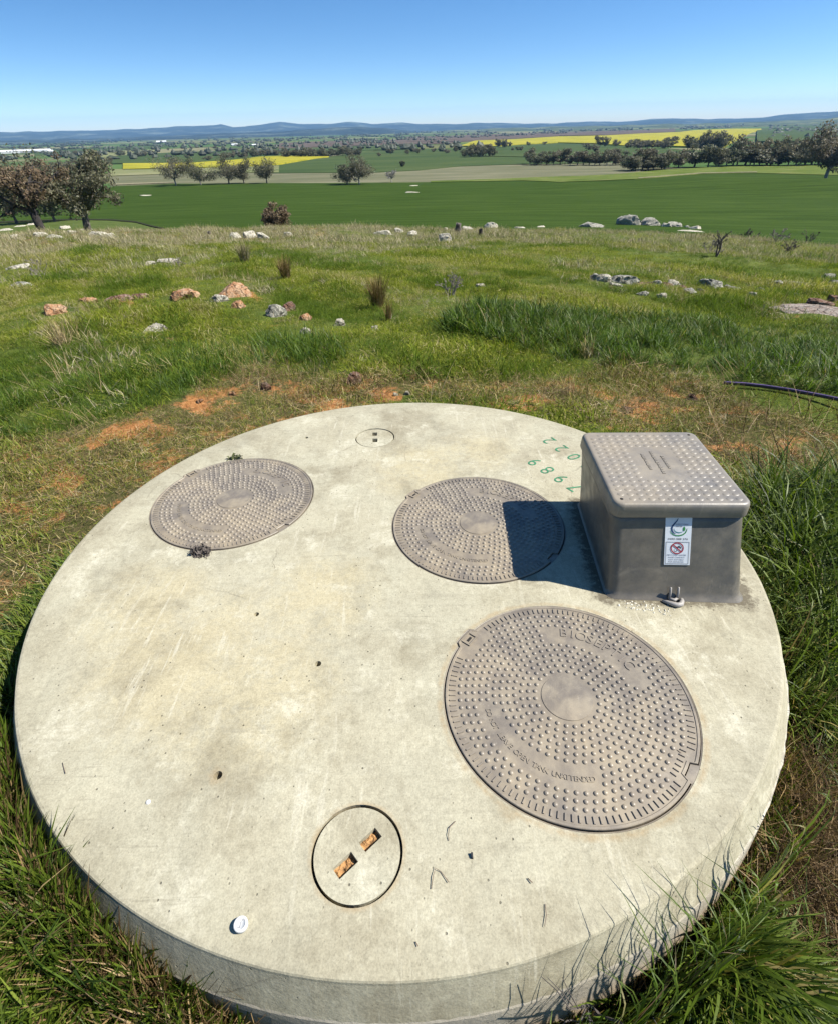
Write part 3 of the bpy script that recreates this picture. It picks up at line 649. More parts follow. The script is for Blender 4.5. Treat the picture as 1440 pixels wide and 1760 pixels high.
def row(u0, v0, u1, v1, n, h, w, jit=2):
    return [(u0+(u1-u0)*(i+.5)/n+rg.uniform(-3, 3), v0+(v1-v0)*(i+.5)/n+rg.uniform(-jit, jit)*.5, h*rg.uniform(.75, 1.25), w*rg.uniform(.8, 1.3)) for i in range(n)]
belt(row(1350, 285, 1435, 283, 7, 36, 38), 'dark gum', 'in the thick clump at the right edge', 'gums of the clump at the right edge')
belt(row(1245, 285, 1340, 284, 10, 32, 30), 'brownish gum', 'in the dense wood behind the ridge', 'gums of the dense wood behind the ridge')
belt([(1140, 290, 24, 28), (1165, 288, 26, 26), (1192, 287, 32, 32), (1216, 287, 28, 26), (1234, 287, 25, 24), (1113, 291, 22, 24)], 'rounded dark gum', 'in the open row along the ridge', 'row of rounded gums along the ridge')
belt(row(1078, 293, 1150, 292, 7, 26, 24), 'bushy tree', 'beside the white-roofed shed', 'trees beside the white-roofed shed')
belt(row(905, 283, 1075, 284, 17, 19, 16), 'grey gum', 'in the long row behind the fallow', 'long row of gums behind the fallow')
belt(row(1180, 258, 1245, 258, 8, 22, 18)+[(1152, 254, 16, 14), (1140, 256, 12, 12)], 'dark tree', 'against the right-hand canola', 'trees against the right-hand canola')
belt(row(1075, 255, 1150, 254, 14, 11, 11)+[(1022, 262, 12, 12), (1030, 253, 16, 14), (1040, 253, 14, 10), (1058, 252, 10, 12), (1012, 258, 8, 9), (1006, 254, 7, 8)], 'low dark tree', 'in the band before the right-hand canola', 'low trees before the canola')
belt(row(485, 271, 618, 267, 24, 11, 11), 'dark tree', 'in the belt ending the left-hand canola', 'belt of trees at the left canola')
belt(row(796, 270, 848, 268, 10, 15, 12), 'brownish tree', 'in the small wood left of the right-hand canola', 'small wood left of the canola')
belt(row(850, 253, 878, 253, 5, 10, 9), 'dark tree', 'in the gap between the canola blocks', 'trees between the canola blocks')
belt(row(385, 273, 480, 268, 8, 11, 12), 'dark tree', 'in the loose row above the left-hand canola', 'loose row above the left canola')
belt([(652, 269, 6, 6), (672, 265, 8, 8), (700, 265, 7, 8), (718, 264, 7, 7), (712, 262, 6, 6), (745, 261, 6, 8), (768, 263, 6, 10), (782, 261, 9, 7), (778, 252, 6, 7), (724, 250, 5, 5), (660, 254, 5, 6), (690, 253, 4, 5)], 'small dark tree', 'of those dotted over the middle pasture', 'lone trees of the middle pasture')
belt([(880, 259, 5, 5), (889, 259, 6, 6), (895, 259, 7, 6), (907, 250, 6, 7), (935, 249, 5, 6)], 'tiny dark tree', 'of those dotted below the right-hand canola', 'lone trees below the right canola')
belt([(1320, 262, 12, 14), (1338, 285, 12, 14), (1346, 262, 14, 20)], 'small tree', 'of three above the dense right-hand wood', 'small trees above the right-hand wood')
belt([(205, 268, 7, 8), (212, 267, 8, 9), (235, 270, 6, 8), (248, 269, 8, 10), (262, 266, 7, 8), (322, 272, 5, 6), (358, 276, 7, 12), (310, 264, 5, 10), (158, 272, 8, 8), (133, 268, 8, 9), (170, 270, 6, 8)], 'small dark tree', 'of those dotted over the left paddocks', 'lone trees of the left paddocks')
belt([(290, 258, 4, 6), (330, 256, 4, 7), (370, 255, 4, 8), (410, 252, 4, 8), (450, 250, 4, 8), (222, 259, 4, 6), (182, 262, 4, 6)], 'tiny far tree', 'in the thin line below the left hills', 'line of far trees below the left hills')
belt(row(20, 318, 120, 305, 7, 22, 22), 'grey tree', 'in the wood just behind the rusty tree', 'wood behind the rusty tree')
belt(row(60, 296, 200, 284, 8, 16, 16), 'hazy grey tree', 'in the farther wood behind the two big gums', 'farther wood behind the big gums')

# distant woods: countless crowns on the plain
def woods():
    rg2 = np.random.default_rng(5); C = []
    for _ in range(9000):
        u = rg2.uniform(-100, 1540); vh = 218+(720-u)*.0253
        v = vh+rg2.uniform(5, 44)**1.0
        if rg2.random() > np.interp(v-vh, [5, 18, 30, 44], [1, .9, .3, .12]): continue
        nn = mnoise.noise(Vector((u*.012, v*.35, 0)))+.5*mnoise.noise(Vector((u*.05, v*.9, 4)))
        if nn < .02: continue
        if inpoly(np.array([u]), np.array([v]), [(780, 256), (800, 238), (960, 230), (1320, 217), (1330, 262), (1240, 262)])[0]: continue
        r = rays(u, v); h = math.hypot(r[0], r[1]); d = 0
        C.append((u, v))
    C = np.array(C)
    # vectorised search of the distance along each ray
    r = rays(C[:, 0], C[:, 1]); h = np.hypot(r[:, 0], r[:, 1]); e = r/h[:, None]; ds = np.exp(np.linspace(math.log(600), math.log(15000), 500))
    f = CAM_Z+e[:, 2:3]*ds[None]-H(e[:, 0:1]*ds[None], e[:, 1:2]*ds[None], False)
    hit = (f <= 0); ok = hit.any(1) & ~hit[:, 0]; i = hit.argmax(1); d = ds[i]; C = C[ok]; d = d[ok]; e = e[ok]
    P = np.stack([e[:, 0]*d, e[:, 1]*d], -1); n = len(P); z = H(P[:, 0], P[:, 1], False)
    base = np.array([[0, 0, 1], [1, 0, .45], [.3, .95, .55], [-.8, .6, .4], [-.8, -.6, .5], [.3, -.95, .42], [.6, 0, 0], [-.3, .5, 0], [-.3, -.5, 0]])
    fc = np.array([[0, 1, 2], [0, 2, 3], [0, 3, 4], [0, 4, 5], [0, 5, 1], [1, 6, 2], [2, 6, 7], [2, 7, 3], [3, 7, 8], [3, 8, 4], [4, 8, 5], [5, 8, 6], [5, 6, 1]])
    w = rg2.uniform(4, 10, n)*np.clip(d/2500, .8, 2.2); hh = rg2.uniform(6, 12, n)*np.clip(d/5000, .9, 1.4)
    V = base[None]*np.stack([w, w, hh], -1)[:, None]*rg2.uniform(.75, 1.25, (n, 9, 1)); V[:, :, 0] += P[:, 0:1]; V[:, :, 1] += P[:, 1:2]; V[:, :, 2] += z[:, None]-.5
    Q = (fc[None]+np.arange(n)[:, None, None]*9).reshape(-1, 3)
    me = fast_mesh('distant_woodland', V.reshape(-1, 3), Q, False); tc = np.repeat(rg2.uniform(.6, 1.3, n), 9)[:, None]*np.ones((1, 3)); color_attr(me, 'tint', tc)
    o = link('distant_woodland', me, leaf_mat('woodland_foliage', [(.035, .042, .024), (.035, .042, .024)], 0)); tag(o, 'dark scattered woodland over the far plain below the hills', 'woodland', None, 'stuff')
woods()

# farm buildings far away
def shed(u, v, w_px, h_px, dep, label, wallc, roofc, name='farm_shed'):
    p, hh, ww, dz = px_size(u, v, h_px, w_px); r = empty(name, (p[0], p[1], p[2]-.1), -math.atan2(p[0], p[1]))
    a, b, hw = ww/2, dep/2, hh*.62
    V = [(-a, -b, 0), (a, -b, 0), (a, b, 0), (-a, b, 0), (-a, -b, hw), (a, -b, hw), (a, b, hw), (-a, b, hw)]
    mesh_obj('wall', V, [(0, 1, 5, 4), (1, 2, 6, 5), (2, 3, 7, 6), (3, 0, 4, 7)], wallc, r)
    e = .4; V = [(-a-e, -b-e, hw-.05), (a+e, -b-e, hw-.05), (a+e, b+e, hw-.05), (-a-e, b+e, hw-.05), (-a-e, 0, hh), (a+e, 0, hh)]
    mesh_obj('roof', V, [(0, 1, 5, 4), (2, 3, 4, 5), (0, 4, 3), (1, 2, 5)], roofc, r)
    mesh_obj('door', [(-a*.25, -b-.05, 0), (a*.25, -b-.05, 0), (a*.25, -b-.05, hw*.9), (-a*.25, -b-.05, hw*.9), (-a*.25, -b+.02, 0), (a*.25, -b+.02, 0), (a*.25, -b+.02, hw*.9), (-a*.25, -b+.02, hw*.9)], [(0, 1, 2, 3), (1, 5, 6, 2), (4, 0, 3, 7), (3, 2, 6, 7)], M_GREY, r)
    tag(r, label, 'shed'); return r
M_TIN = simple('pale_tin_roof', (.62, .63, .62), .5, .08, .4, 0)
M_TINW = simple('tin_wall', (.50, .50, .48), .6, .1, .4, 0)
shed(1086, 283, 11, 4, 8, 'small white-roofed farm shed at the left end of the ridge trees', M_TINW, M_TIN)
shed(1102, 283, 8, 3.4, 7, 'smaller grey-roofed shed right of the white-roofed one', M_TINW, simple('grey_roof', (.4, .4, .4), .5, .1, .4, 0))
shed(46, 262, 74, 4.5, 40, 'very long white shed on the far plain at the left', M_TINW, M_TIN, 'long_shed')
shed(88, 262, 8, 4, 20, 'small white building at the right end of the very long shed', M_TINW, M_TIN, 'farm_building')
shed(404, 250, 10, 3, 20, 'white farm roof on the plain below the middle of the left hills', M_TINW, M_TIN, 'farm_building')
shed(440, 250, 12, 2.6, 20, 'wide white farm roof right of the first one on the plain', M_TINW, M_TIN, 'farm_building')
shed(278, 245, 16, 3, 20, 'pale farm roofs at the foot of the left hills', M_TINW, M_TIN, 'farm_building')

# ------------------------------------------------------------------ the tank
TC = (-.071, 1.540)
COVERS = [((.403, .848), 'large ribbed round cover nearest the camera, in full sun, with raised lettering'),
          ((.2366, 1.6545), 'round ribbed cover half in the shadow of the pump box'),
          ((-.8131, 1.8741), 'sunlit round ribbed cover far from the box, with a dead weed on its rim')]
CR = .343
def cover_r(th):                       # outline: lifting tab at 140 deg, notch at -40 deg
    a = (th-R(140)+math.pi) % (2*math.pi)-math.pi; b = (th-R(-40)+math.pi) % (2*math.pi)-math.pi
    r = CR
    if abs(a) < .125: r += .013*min(1, (.125-abs(a))/.035)
    if abs(b) < .085: r -= .018*min(1, (.085-abs(b))/.022)
    return r
THS = sorted(set([i*2*math.pi/120 for i in range(120)]+[(R(140)+k) % (2*math.pi) for k in (-.125, -.09, 0, .09, .125)]+[(R(-40)+k) % (2*math.pi) for k in (-.085, -.063, 0, .063, .085)]))
def loop(cx, cy_, fr, ths): return [(cx+fr(t)*math.cos(t), cy_+fr(t)*math.sin(t)) for t in ths]
def circle(cx, cy_, r, n): return [(cx+r*math.cos(i*2*math.pi/n), cy_+r*math.sin(i*2*math.pi/n)) for i in range(n)]
PLUGS = [((-.1574, .4728), 'large round concrete plug with two slots of orange soil, nearest the camera'), ((-.220, 2.406), 'round concrete plug with two dark slots at the far rim of the tank')]
smallholes = []
for (u, v, r) in ((441, 1056, .009), (547, 1141, .010), (375, 1333, .011), (527, 752, .010)):
    x, y = flat(u, v); smallholes.append((float(x), float(y), r))
tank = empty('septic_tank', (0, 0, 0)); tag(tank, 'large round precast concrete septic tank top standing proud of the grass', 'septic tank')
def with_holes(outer, holes, z, extra=None):
    loops = [[Vector((x, y, z)) for x, y in outer]]+[[Vector((x, y, z)) for x, y in h] for h in holes]
    flatv = [p for l in loops for p in l]; tris = tessellate_polygon(loops)
    out = []
    for a, b, c in tris:
        n = (flatv[b]-flatv[a]).cross(flatv[c]-flatv[a]).z
        out.append((a, b, c) if n > 0 else (a, c, b))
    return flatv, out, loops
outer = circle(TC[0], TC[1], 1.279, 160)
frame_out = [loop(c[0], c[1], lambda t: max(cover_r(t), CR)+.0065, THS) for c, _ in COVERS]
holes = frame_out+[circle(c[0], c[1], .1025, 56) for c, _ in PLUGS]+[circle(x, y, r, 14) for x, y, r in smallholes]
Vt, Ft, loops_ = with_holes(outer, holes, 0.0)
V = [tuple(p) for p in Vt]; Fs = list(Ft)
base = len(outer)
for li, h in enumerate(holes):           # walls and floors of the recesses
    n = len(h); o = len(V); dep = .05 if li < 5 else .022
    V += [(x, y, -dep) for x, y in h]
    for i in range(n): j = (i+1) % n; Fs.append((base+i, base+j, o+j, o+i))
    Fs.append(tuple(range(o, o+n))); base += n
nt_ = len(Fs)
o0 = len(V); prof = [(1.2855, -.0015), (1.2885, -.005), (1.2905, -.011), (1.331, -.100)]
for r, z in prof: V += [(TC[0]+(r+(.0015*mnoise.noise(Vector((i*.6, r*40, z*60))) if z < -.003 else .0008*mnoise.noise(Vector((i*1.3, 5, z*60)))))*math.cos(i*2*math.pi/160), TC[1]+r*math.sin(i*2*math.pi/160), z) for i in range(160)]
for i in range(160):
    j = (i+1) % 160; Fs.append((i, o0+i, o0+j, j))
    for k in range(len(prof)-1): Fs.append((o0+k*160+i, o0+(k+1)*160+i, o0+(k+1)*160+j, o0+k*160+j))
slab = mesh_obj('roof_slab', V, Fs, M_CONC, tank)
def ringmesh(prof, n=200, jit=0, seed=0, hide=False):
    V = []; 
    for k, (r0, z) in enumerate(prof):
        for i in range(n):
            a = i*2*math.pi/n; q = mnoise.noise(Vector((math.cos(a)*14+seed, math.sin(a)*14, k*3.1)))+.6*mnoise.noise(Vector((math.cos(a)*60+seed, math.sin(a)*60, k*3.1)))
            ad_ = math.degrees(a)
            wgt = 1.0 if not hide else float(np.interp(ad_, [0, 20, 60, 300, 316, 360], [1, 1, 0, 0, 1, 1]))
            r = r0*wgt+min(r0, 1.329)*(1-wgt); q *= wgt
            V.append((TC[0]+(r+jit*q)*math.cos(a), TC[1]+(r+jit*q)*math.sin(a), z+jit*.6*q))
    Fq = [(k*n+i, (k+1)*n+i, (k+1)*n+(i+1) % n, k*n+(i+1) % n) for k in range(len(prof)-1) for i in range(n)]
    return V, Fq
V, Fs = ringmesh([(1.322, -.099), (1.331, -.102), (1.336, -.107), (1.333, -.113), (1.325, -.115)], 360, .0042, 0, True)
mesh_obj('mortar_joint', V, Fs, M_MORTAR, tank)
V, Fs = ringmesh([(1.310, -.108), (1.331, -.114), (1.338, -.122), (1.352, -.24), (1.368, -.62)], 200, .0012, 3)
alt = [(1.328, -.094), (1.3318, -.1005), (1.336, -.122), (1.352, -.24), (1.368, -.62)]
for k in range(5):
    for i in range(200):
        ad_ = i*1.8; w_ = float(np.interp(ad_, [0, 20, 60, 300, 316, 360], [1, 1, 0, 0, 1, 1])); a_ = R(ad_); x_, y_, z_ = V[k*200+i]
        V[k*200+i] = (x_*w_+(TC[0]+alt[k][0]*math.cos(a_))*(1-w_), y_*w_+(TC[1]+alt[k][0]*math.sin(a_))*(1-w_), z_*w_+alt[k][1]*(1-w_))
mesh_obj('wall', V, Fs, M_WALL, tank)
for k, (c, _) in enumerate(COVERS):      # plastic frames cast into the slab
    ri = loop(c[0], c[1], lambda t: cover_r(t)+.003, THS); ro = frame_out[k]; n = len(ri)
    ro = [(c[0]+(x-c[0])*.9985, c[1]+(y-c[1])*.9985) for x, y in ro]
    V = [(x, y, -.0015) for x, y in ri]+[(x, y, -.0005) for x, y in ro]+[(x, y, -.03) for x, y in ri]
    Fs = [(i, n+i, n+(i+1) % n, (i+1) % n) for i in range(n)]+[(i, (i+1) % n, 2*n+(i+1) % n, 2*n+i) for i in range(n)]
    mesh_obj('cover_frame', V, Fs, M_COVER, tank)

# ------------------------------------------------------------------ lettering helper
def text_polys(s, size, extrude=0.0, spacing=1.0, offset=0.0):
    cu_ = bpy.data.curves.new('glyph', 'FONT'); cu_.body = s; cu_.size = size; cu_.extrude = extrude; cu_.offset = offset; cu_.space_character = spacing
    cu_.resolution_u = 3; cu_.align_x = 'CENTER'; cu_.align_y = 'CENTER'
    ob = bpy.data.objects.new('glyph', cu_); me = bpy.data.meshes.new_from_object(ob)
    V = [tuple(v.co) for v in me.vertices]; Fs = [tuple(p.vertices) for p in me.polygons]
    bpy.data.objects.remove(ob); bpy.data.curves.remove(cu_); bpy.data.meshes.remove(me); return V, Fs
def arc_text(s, r, a0, a1, size, outward, ext, z):
    V = []; Fs = []; n = len(s)
    for i, ch in enumerate(s):
        if ch == ' ': continue
        a = R(a0+(a1-a0)*i/(n-1)); v, f = text_polys(ch, size, ext)
        up = Vector((math.cos(a), math.sin(a)))*(1 if outward else -1); rt = Vector((up.y, -up.x)); o = len(V)
        V += [(r*math.cos(a)+rt.x*x+up.x*y, r*math.sin(a)+rt.y*x+up.y*y, z+zz) for x, y, zz in v]
        Fs += [tuple(o+q for q in p) for p in f]
    return V, Fs

def merge(parts):
    V = []; Fs = []
    for v, f in parts: o = len(V); V += v; Fs += [tuple(o+q for q in p) for p in f]
    return V, Fs
def stud(x, y, r, h, n=8, z=0, stretch=1.0, ang=0):
    V = []; 
    for rr, hh in ((1, 0), (.82, .55), (.45, .95)):
        for i in range(n):
            a = i*2*math.pi/n; px, py = rr*r*math.cos(a), rr*r*math.sin(a)*stretch
            V.append((x+px*math.cos(ang)-py*math.sin(ang), y+px*math.sin(ang)+py*math.cos(ang), z+hh*h))
    Fs = [(k*n+i, k*n+(i+1) % n, (k+1)*n+(i+1) % n, (k+1)*n+i) for k in range(2) for i in range(n)]+[tuple(2*n+i for i in range(n))]
    return V, Fs
def make_cover():
    root = empty('access_cover')
    n = len(THS); Z = .004
    rings = [(lambda t: cover_r(t), -.02), (lambda t: cover_r(t), Z-.0015), (lambda t: cover_r(t)-.0015, Z), (lambda t: cover_r(t)-.007, Z), (lambda t: cover_r(t)-.0085, Z-.002), (lambda t: .072, Z-.002), (lambda t: .0712, Z), (lambda t: .03, Z+.0012)]
    V = []; Fs = []
    for fr, z in rings: V += [(x, y, z) for x, y in loop(0, 0, fr, THS)]
    for k in range(len(rings)-1): Fs += [(k*n+i, k*n+(i+1) % n, (k+1)*n+(i+1) % n, (k+1)*n+i) for i in range(n)]
    Fs.append(tuple((len(rings)-1)*n+i for i in range(n)))
    mesh_obj('cover_plate', V, Fs, M_COVER, root)
    zt = Z-.002; P = []
    for k in range(12):
        r = .0885+k*.0193; cnt = int(round(2*math.pi*r/.0232))
        for i in range(cnt):
            a = (i+.5*(k % 2))*2*math.pi/cnt; ad = math.degrees(a) % 360
            if .195 < r < .262 and 8 < ad < 94: continue
            if .190 < r < .262 and 184 < ad < 278: continue
            if r > .30 and 131 < ad < 149: continue
            if r > .290 and 311 < ad < 329: continue
            P.append(stud(r*math.cos(a), r*math.sin(a), .0070, .0046, 8, zt))
    V, Fs = merge(P); o = mesh_obj('tread_studs', V, Fs, M_COVER2, root, True); tag(o, kind='stuff')
    P = []
    for i in range(124):
        a = i*2*math.pi/124; ad = math.degrees(a) % 360
        if 129 < ad < 151: continue
        r0, r1 = (.314, .331) if not (311 < ad < 329) else (.298, .312)
        w = .0024; c_, s_ = math.cos(a), math.sin(a)
        def q(r, t, z): return (r*c_-t*s_, r*s_+t*c_, z)
        v = [q(r0, -w, zt), q(r1, -w, zt), q(r1, w, zt), q(r0, w, zt), q(r0, -w*.6, zt+.0034), q(r1, -w*.6, zt+.0034), q(r1, w*.6, zt+.0034), q(r0, w*.6, zt+.0034)]
        P.append((v, [(4, 5, 6, 7), (0, 1, 5, 4), (1, 2, 6, 5), (2, 3, 7, 6), (3, 0, 4, 7)]))
    V, Fs = merge(P)
    o = mesh_obj('rim_ribs', V, Fs, M_COVER2, root); tag(o, kind='stuff')
    V, Fs = arc_text('BIOSEPTIC', .233, 79, 26, .046, True, .0024, zt); mesh_obj('raised_lettering', V, Fs, M_COVER2, root)
    V, Fs = arc_text('DO NOT LEAVE OPEN TANK UNATTENDED', .229, 189, 272, .020, False, .0020, zt); mesh_obj('raised_lettering', V, Fs, M_COVER2, root)
    # lifting slot, its shade a closed black plate, with its raised surround
    a = R(140); c_, s_ = math.cos(a), math.sin(a)
    def q(r, t, z): return (r*c_-t*s_, r*s_+t*c_, z)
    P = []
    for (r0, r1, t0, t1) in ((.318, .322, -.022, .022), (.346, .350, -.022, .022), (.322, .346, -.022, -.018), (.322, .346, .018, .022)):
        v = [q(r0, t0, zt), q(r1, t0, zt), q(r1, t1, zt), q(r0, t1, zt), q(r0, t0, zt+.004), q(r1, t0, zt+.004), q(r1, t1, zt+.004), q(r0, t1, zt+.004)]
        P.append((v, [(4, 5, 6, 7), (0, 1, 5, 4), (1, 2, 6, 5), (2, 3, 7, 6), (3, 0, 4, 7)]))
    V, Fs = merge(P); s0 = mesh_obj('slot_rim', V, Fs, M_COVER, root)
    b = [q(.330, -.010, zt+.0006), q(.338, -.010, zt+.0006), q(.338, .010, zt+.0006), q(.330, .010, zt+.0006)]
    mesh_obj('slot_shade', b+[(x, y, z-.012) for x, y, z in b], [(0, 1, 2, 3), (0, 4, 5, 1), (1, 5, 6, 2), (2, 6, 7, 3), (3, 7, 4, 0)], M_DARK, root)
    return root
cover0 = make_cover(); kids0 = list(cover0.children)
for i, (c, lab) in enumerate(COVERS):
    if i == 0: t = cover0
    else:
        t = cover0.copy(); COL.objects.link(t)
        for ch in kids0: d = ch.copy(); COL.objects.link(d); d.parent = t
    t.location = (c[0], c[1], 0); tag(t, lab, 'manhole cover', 'ribbed access covers on the tank')

def rect(cx, cy_, l, w, ang):
    c_, s_ = math.cos(ang), math.sin(ang)
    return [(cx+c_*a*l/2-s_*b*w/2, cy_+s_*a*l/2+c_*b*w/2) for a, b in ((-1, -1), (1, -1), (1, 1), (-1, 1))]
PRECT = [[rect(.028, .027, .047, .026, R(41)), rect(-.024, -.023, .050, .027, R(41))], [rect(-.003, .042, .036, .026, R(90)), rect(.002, -.026, .038, .027, R(92))]]
for k, (c, lab) in enumerate(PLUGS):
    root = empty('concrete_plug', (c[0], c[1], 0)); tag(root, lab, 'plug', 'round concrete plugs in the tank top')
    rr = .0965
    Vt, Ft, _ = with_holes(circle(0, 0, rr, 56), PRECT[k], -.002); V = [tuple(p) for p in Vt]; Fs = list(Ft)
    o = len(V); V += [(x, y, -.04) for x, y in circle(0, 0, rr+.0005, 56)]
    Fs += [(o+i, o+(i+1) % 56, (i+1) % 56, i) for i in range(56)]
    b = 56
    for h in PRECT[k]:
        o = len(V); V += [(x*.97, y*.97, -.034) for x, y in h]
        Fs += [(b+i, b+(i+1) % 4, o+(i+1) % 4, o+i) for i in range(4)]; b += 4
    mesh_obj('plug_disc', V, Fs, M_CONC, root)
    for h in PRECT[k]:
        cx = sum(p[0] for p in h)/4; cyy = sum(p[1] for p in h)/4; bm = bmesh.new()
        bmesh.ops.create_grid(bm, x_segments=9, y_segments=7, size=.5)
        A, B, D_ = Vector(h[0]), Vector(h[1]), Vector(h[3])
        for vtx in bm.verts:
            s1, t1 = vtx.co.x+.5, vtx.co.y+.5; pnt = A+(B-A)*s1+(D_-A)*t1
            vtx.co = Vector((pnt.x, pnt.y, (-.017 if k == 0 else -.030)+.009*mnoise.noise(Vector((pnt.x*90, pnt.y*90, k)))))
        bm_obj('soil_fill', bm, M_ORSOIL if k == 0 else M_HOLE, root)

# ------------------------------------------------------------------ pump box
def rrect(w, d, r, n=6):
    P = []
    for sx, sy, a0 in ((1, -1, -90), (1, 1, 0), (-1, 1, 90), (-1, -1, 180)):
        for i in range(n+1):
            a = R(a0+90*i/n); P.append((sx*(w/2-r)+r*math.cos(a), sy*(d/2-r)+r*math.sin(a)))
    return P
BASE = dict(c=(.880, 1.490), w=.446, d=.560, a=-.08); TOPB = dict(c=(.842, 1.541), w=.428, d=.462, a=-.045); HB = .292
def ring_at(t, inset=0.0):
    w = BASE['w']*(1-t)+TOPB['w']*t-2*inset; d = BASE['d']*(1-t)+TOPB['d']*t-2*inset; a = BASE['a']*(1-t)+TOPB['a']*t
    cx = BASE['c'][0]*(1-t)+TOPB['c'][0]*t; cyy = BASE['c'][1]*(1-t)+TOPB['c'][1]*t
    return [(cx+math.cos(a)*x-math.sin(a)*y, cyy+math.sin(a)*x+math.cos(a)*y) for x, y in rrect(w, d, .038)]
boxr = empty('pump_box', (0, 0, 0)); tag(boxr, 'taupe plastic pump box with studded lid and a white sticker, on the tank top', 'box')
V = []; Fs = []; ts = [(-.004, -.010, 0), (.0, -.004, 0.0), (.03, 0, .01)]+[(t, 0.0012*math.sin(math.pi*t), t) for t in np.linspace(.1, 1, 9)]
lv = [(0, -.008, .0005), (0, -.003, .006), (.03, 0, .012)]+[(float(t), .0015*math.sin(math.pi*float(t)), float(t)*HB) for t in np.linspace(.08, 1, 10)]
for t, ins, z in lv: V += [(x, y, z) for x, y in ring_at(t, ins)]
n = 28
for k in range(len(lv)-1): Fs += [(k*n+i, k*n+(i+1) % n, (k+1)*n+(i+1) % n, (k+1)*n+i) for i in range(n)]
Fs.append(tuple((len(lv)-1)*n+i for i in range(n)))
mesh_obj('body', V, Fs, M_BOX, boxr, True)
LC, LW, LD, LA, LZ = (.842, 1.538), .436, .488, -.045, .336
def L2W(x, y, z): return (LC[0]+math.cos(LA)*x-math.sin(LA)*y, LC[1]+math.sin(LA)*x+math.cos(LA)*y, z)
lid_l = [(.006, -.052), (.001, -.0505), (0, -.047), (.0008, -.024), (.0016, -.012), (.004, -.005), (.008, -.0012), (.014, 0), (.020, -.0008)]
V = []; Fs = []
for ins, dz in lid_l: V += [L2W(x, y, LZ+dz) for x, y in rrect(LW-2*ins, LD-2*ins, .034-ins*.6)]
for k in range(len(lid_l)-1): Fs += [(k*n+i, k*n+(i+1) % n, (k+1)*n+(i+1) % n, (k+1)*n+i) for i in range(n)]
Fs.append(tuple((len(lid_l)-1)*n+i for i in range(n))); Fs.append(tuple(reversed(range(n))))
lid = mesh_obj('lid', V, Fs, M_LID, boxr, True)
P = []
nx, ny = 13, 17
for i in range(nx):
    for j in range(ny):
        x = -LW/2+.036+(LW-.072)*i/(nx-1); y = -LD/2+.034+(LD-.068)*j/(ny-1)
        if abs(x+.002) < .085 and abs(y-.015) < .105: continue
        if (i in (0,) and j in (0,)) or (i == nx-1 and j == ny-1) or (i == 0 and j == ny-1): continue
        P.append(stud(x, y, .0125, .0020, 10, 0, .70))
V, Fs = merge(P); V = [L2W(x, y, LZ-.001+z) for x, y, z in V]
o = mesh_obj('lid_studs', V, Fs, M_LID, lid, True); tag(o, kind='stuff')
for (x, y) in ((-LW/2+.032, -LD/2+.034), (LW/2-.032, LD/2-.030)):
    v, f = stud(x, y, .0055, .0016, 10); V = [L2W(a, b, LZ-.0004+c_) for a, b, c_ in v]; mesh_obj('screw_hole_shade', V, f, M_DARK, lid)  # raised black discs painted as the shade in the screw holes
# low relief of the small moulded lines in the middle of the lid
P = []
rr_ = random.Random(4)
for row_, (xo, ln) in enumerate(((-.036, .10), (.0, .15), (.030, .085))):
    y = -ln/2+.015
    while y < ln/2+.015:
        w_ = rr_.uniform(.005, .011); h_ = rr_.uniform(.0035, .0055)
        v = [(xo-h_, y, 0), (xo+h_, y, 0), (xo+h_, y+w_, 0), (xo-h_, y+w_, 0), (xo-h_, y, .0022), (xo+h_, y, .0022), (xo+h_, y+w_, .0022), (xo-h_, y+w_, .0022)]
        P.append((v, [(4, 5, 6, 7), (0, 1, 5, 4), (1, 2, 6, 5), (2, 3, 7, 6), (3, 0, 4, 7)])); y += w_+.003
V, Fs = merge(P); V = [L2W(x, y, LZ-.001+z) for x, y, z in V]; mesh_obj('moulded_lines', V, Fs, M_LID, lid)

# sticker on the front face
def front(s_, z, off=0.0):              # s_: 0..1 along the front, z height
    t = z/HB; r = ring_at(t); A = Vector(r[-1]); 
    w = BASE['w']*(1-t)+TOPB['w']*t; d = BASE['d']*(1-t)+TOPB['d']*t; a = BASE['a']*(1-t)+TOPB['a']*t
    cx = BASE['c'][0]*(1-t)+TOPB['c'][0]*t; cyy = BASE['c'][1]*(1-t)+TOPB['c'][1]*t
    x = (s_-.5)*w; y = -d/2
    p = Vector((cx+math.cos(a)*x-math.sin(a)*y, cyy+math.sin(a)*x+math.cos(a)*y, z))
    return p
FO = front(.5, .15); fx = (front(.6, .15)-front(.4, .15)).normalized(); fz = (front(.5, .28)-front(.5, .02)).normalized(); fn = fx.cross(fz).normalized()
SW, SH = .083, .168; S0 = front(.498, .122)     # bottom centre of the sticker
def st(x, y, off=.0012):              # pixels of the enlarged sticker -> the box face
    a = (x-600)/800*SW; b = (1690-y)/1565*SH
    return tuple(S0+fx*a+fz*b+fn*(.0016+off))
def stp(name, polys, mat, parent, off=.0006):
    V = []; Fs = []
    for pl in polys: o = len(V); V += [st(x, y, off) for x, y in pl]; Fs.append(tuple(range(o, o+len(pl))))
    return mesh_obj(name, V, Fs, mat, parent)
v = [st(x, y, 0) for x, y in ((200, 125), (1000, 125), (1000, 1690), (200, 1690))]; v2 = [tuple(Vector(p)-fn*.0022) for p in v]
stk = mesh_obj('sticker', v+v2, [(3, 2, 1, 0), (0, 1, 5, 4), (1, 2, 6, 5), (2, 3, 7, 6), (3, 0, 4, 7)], M_STICK, boxr)
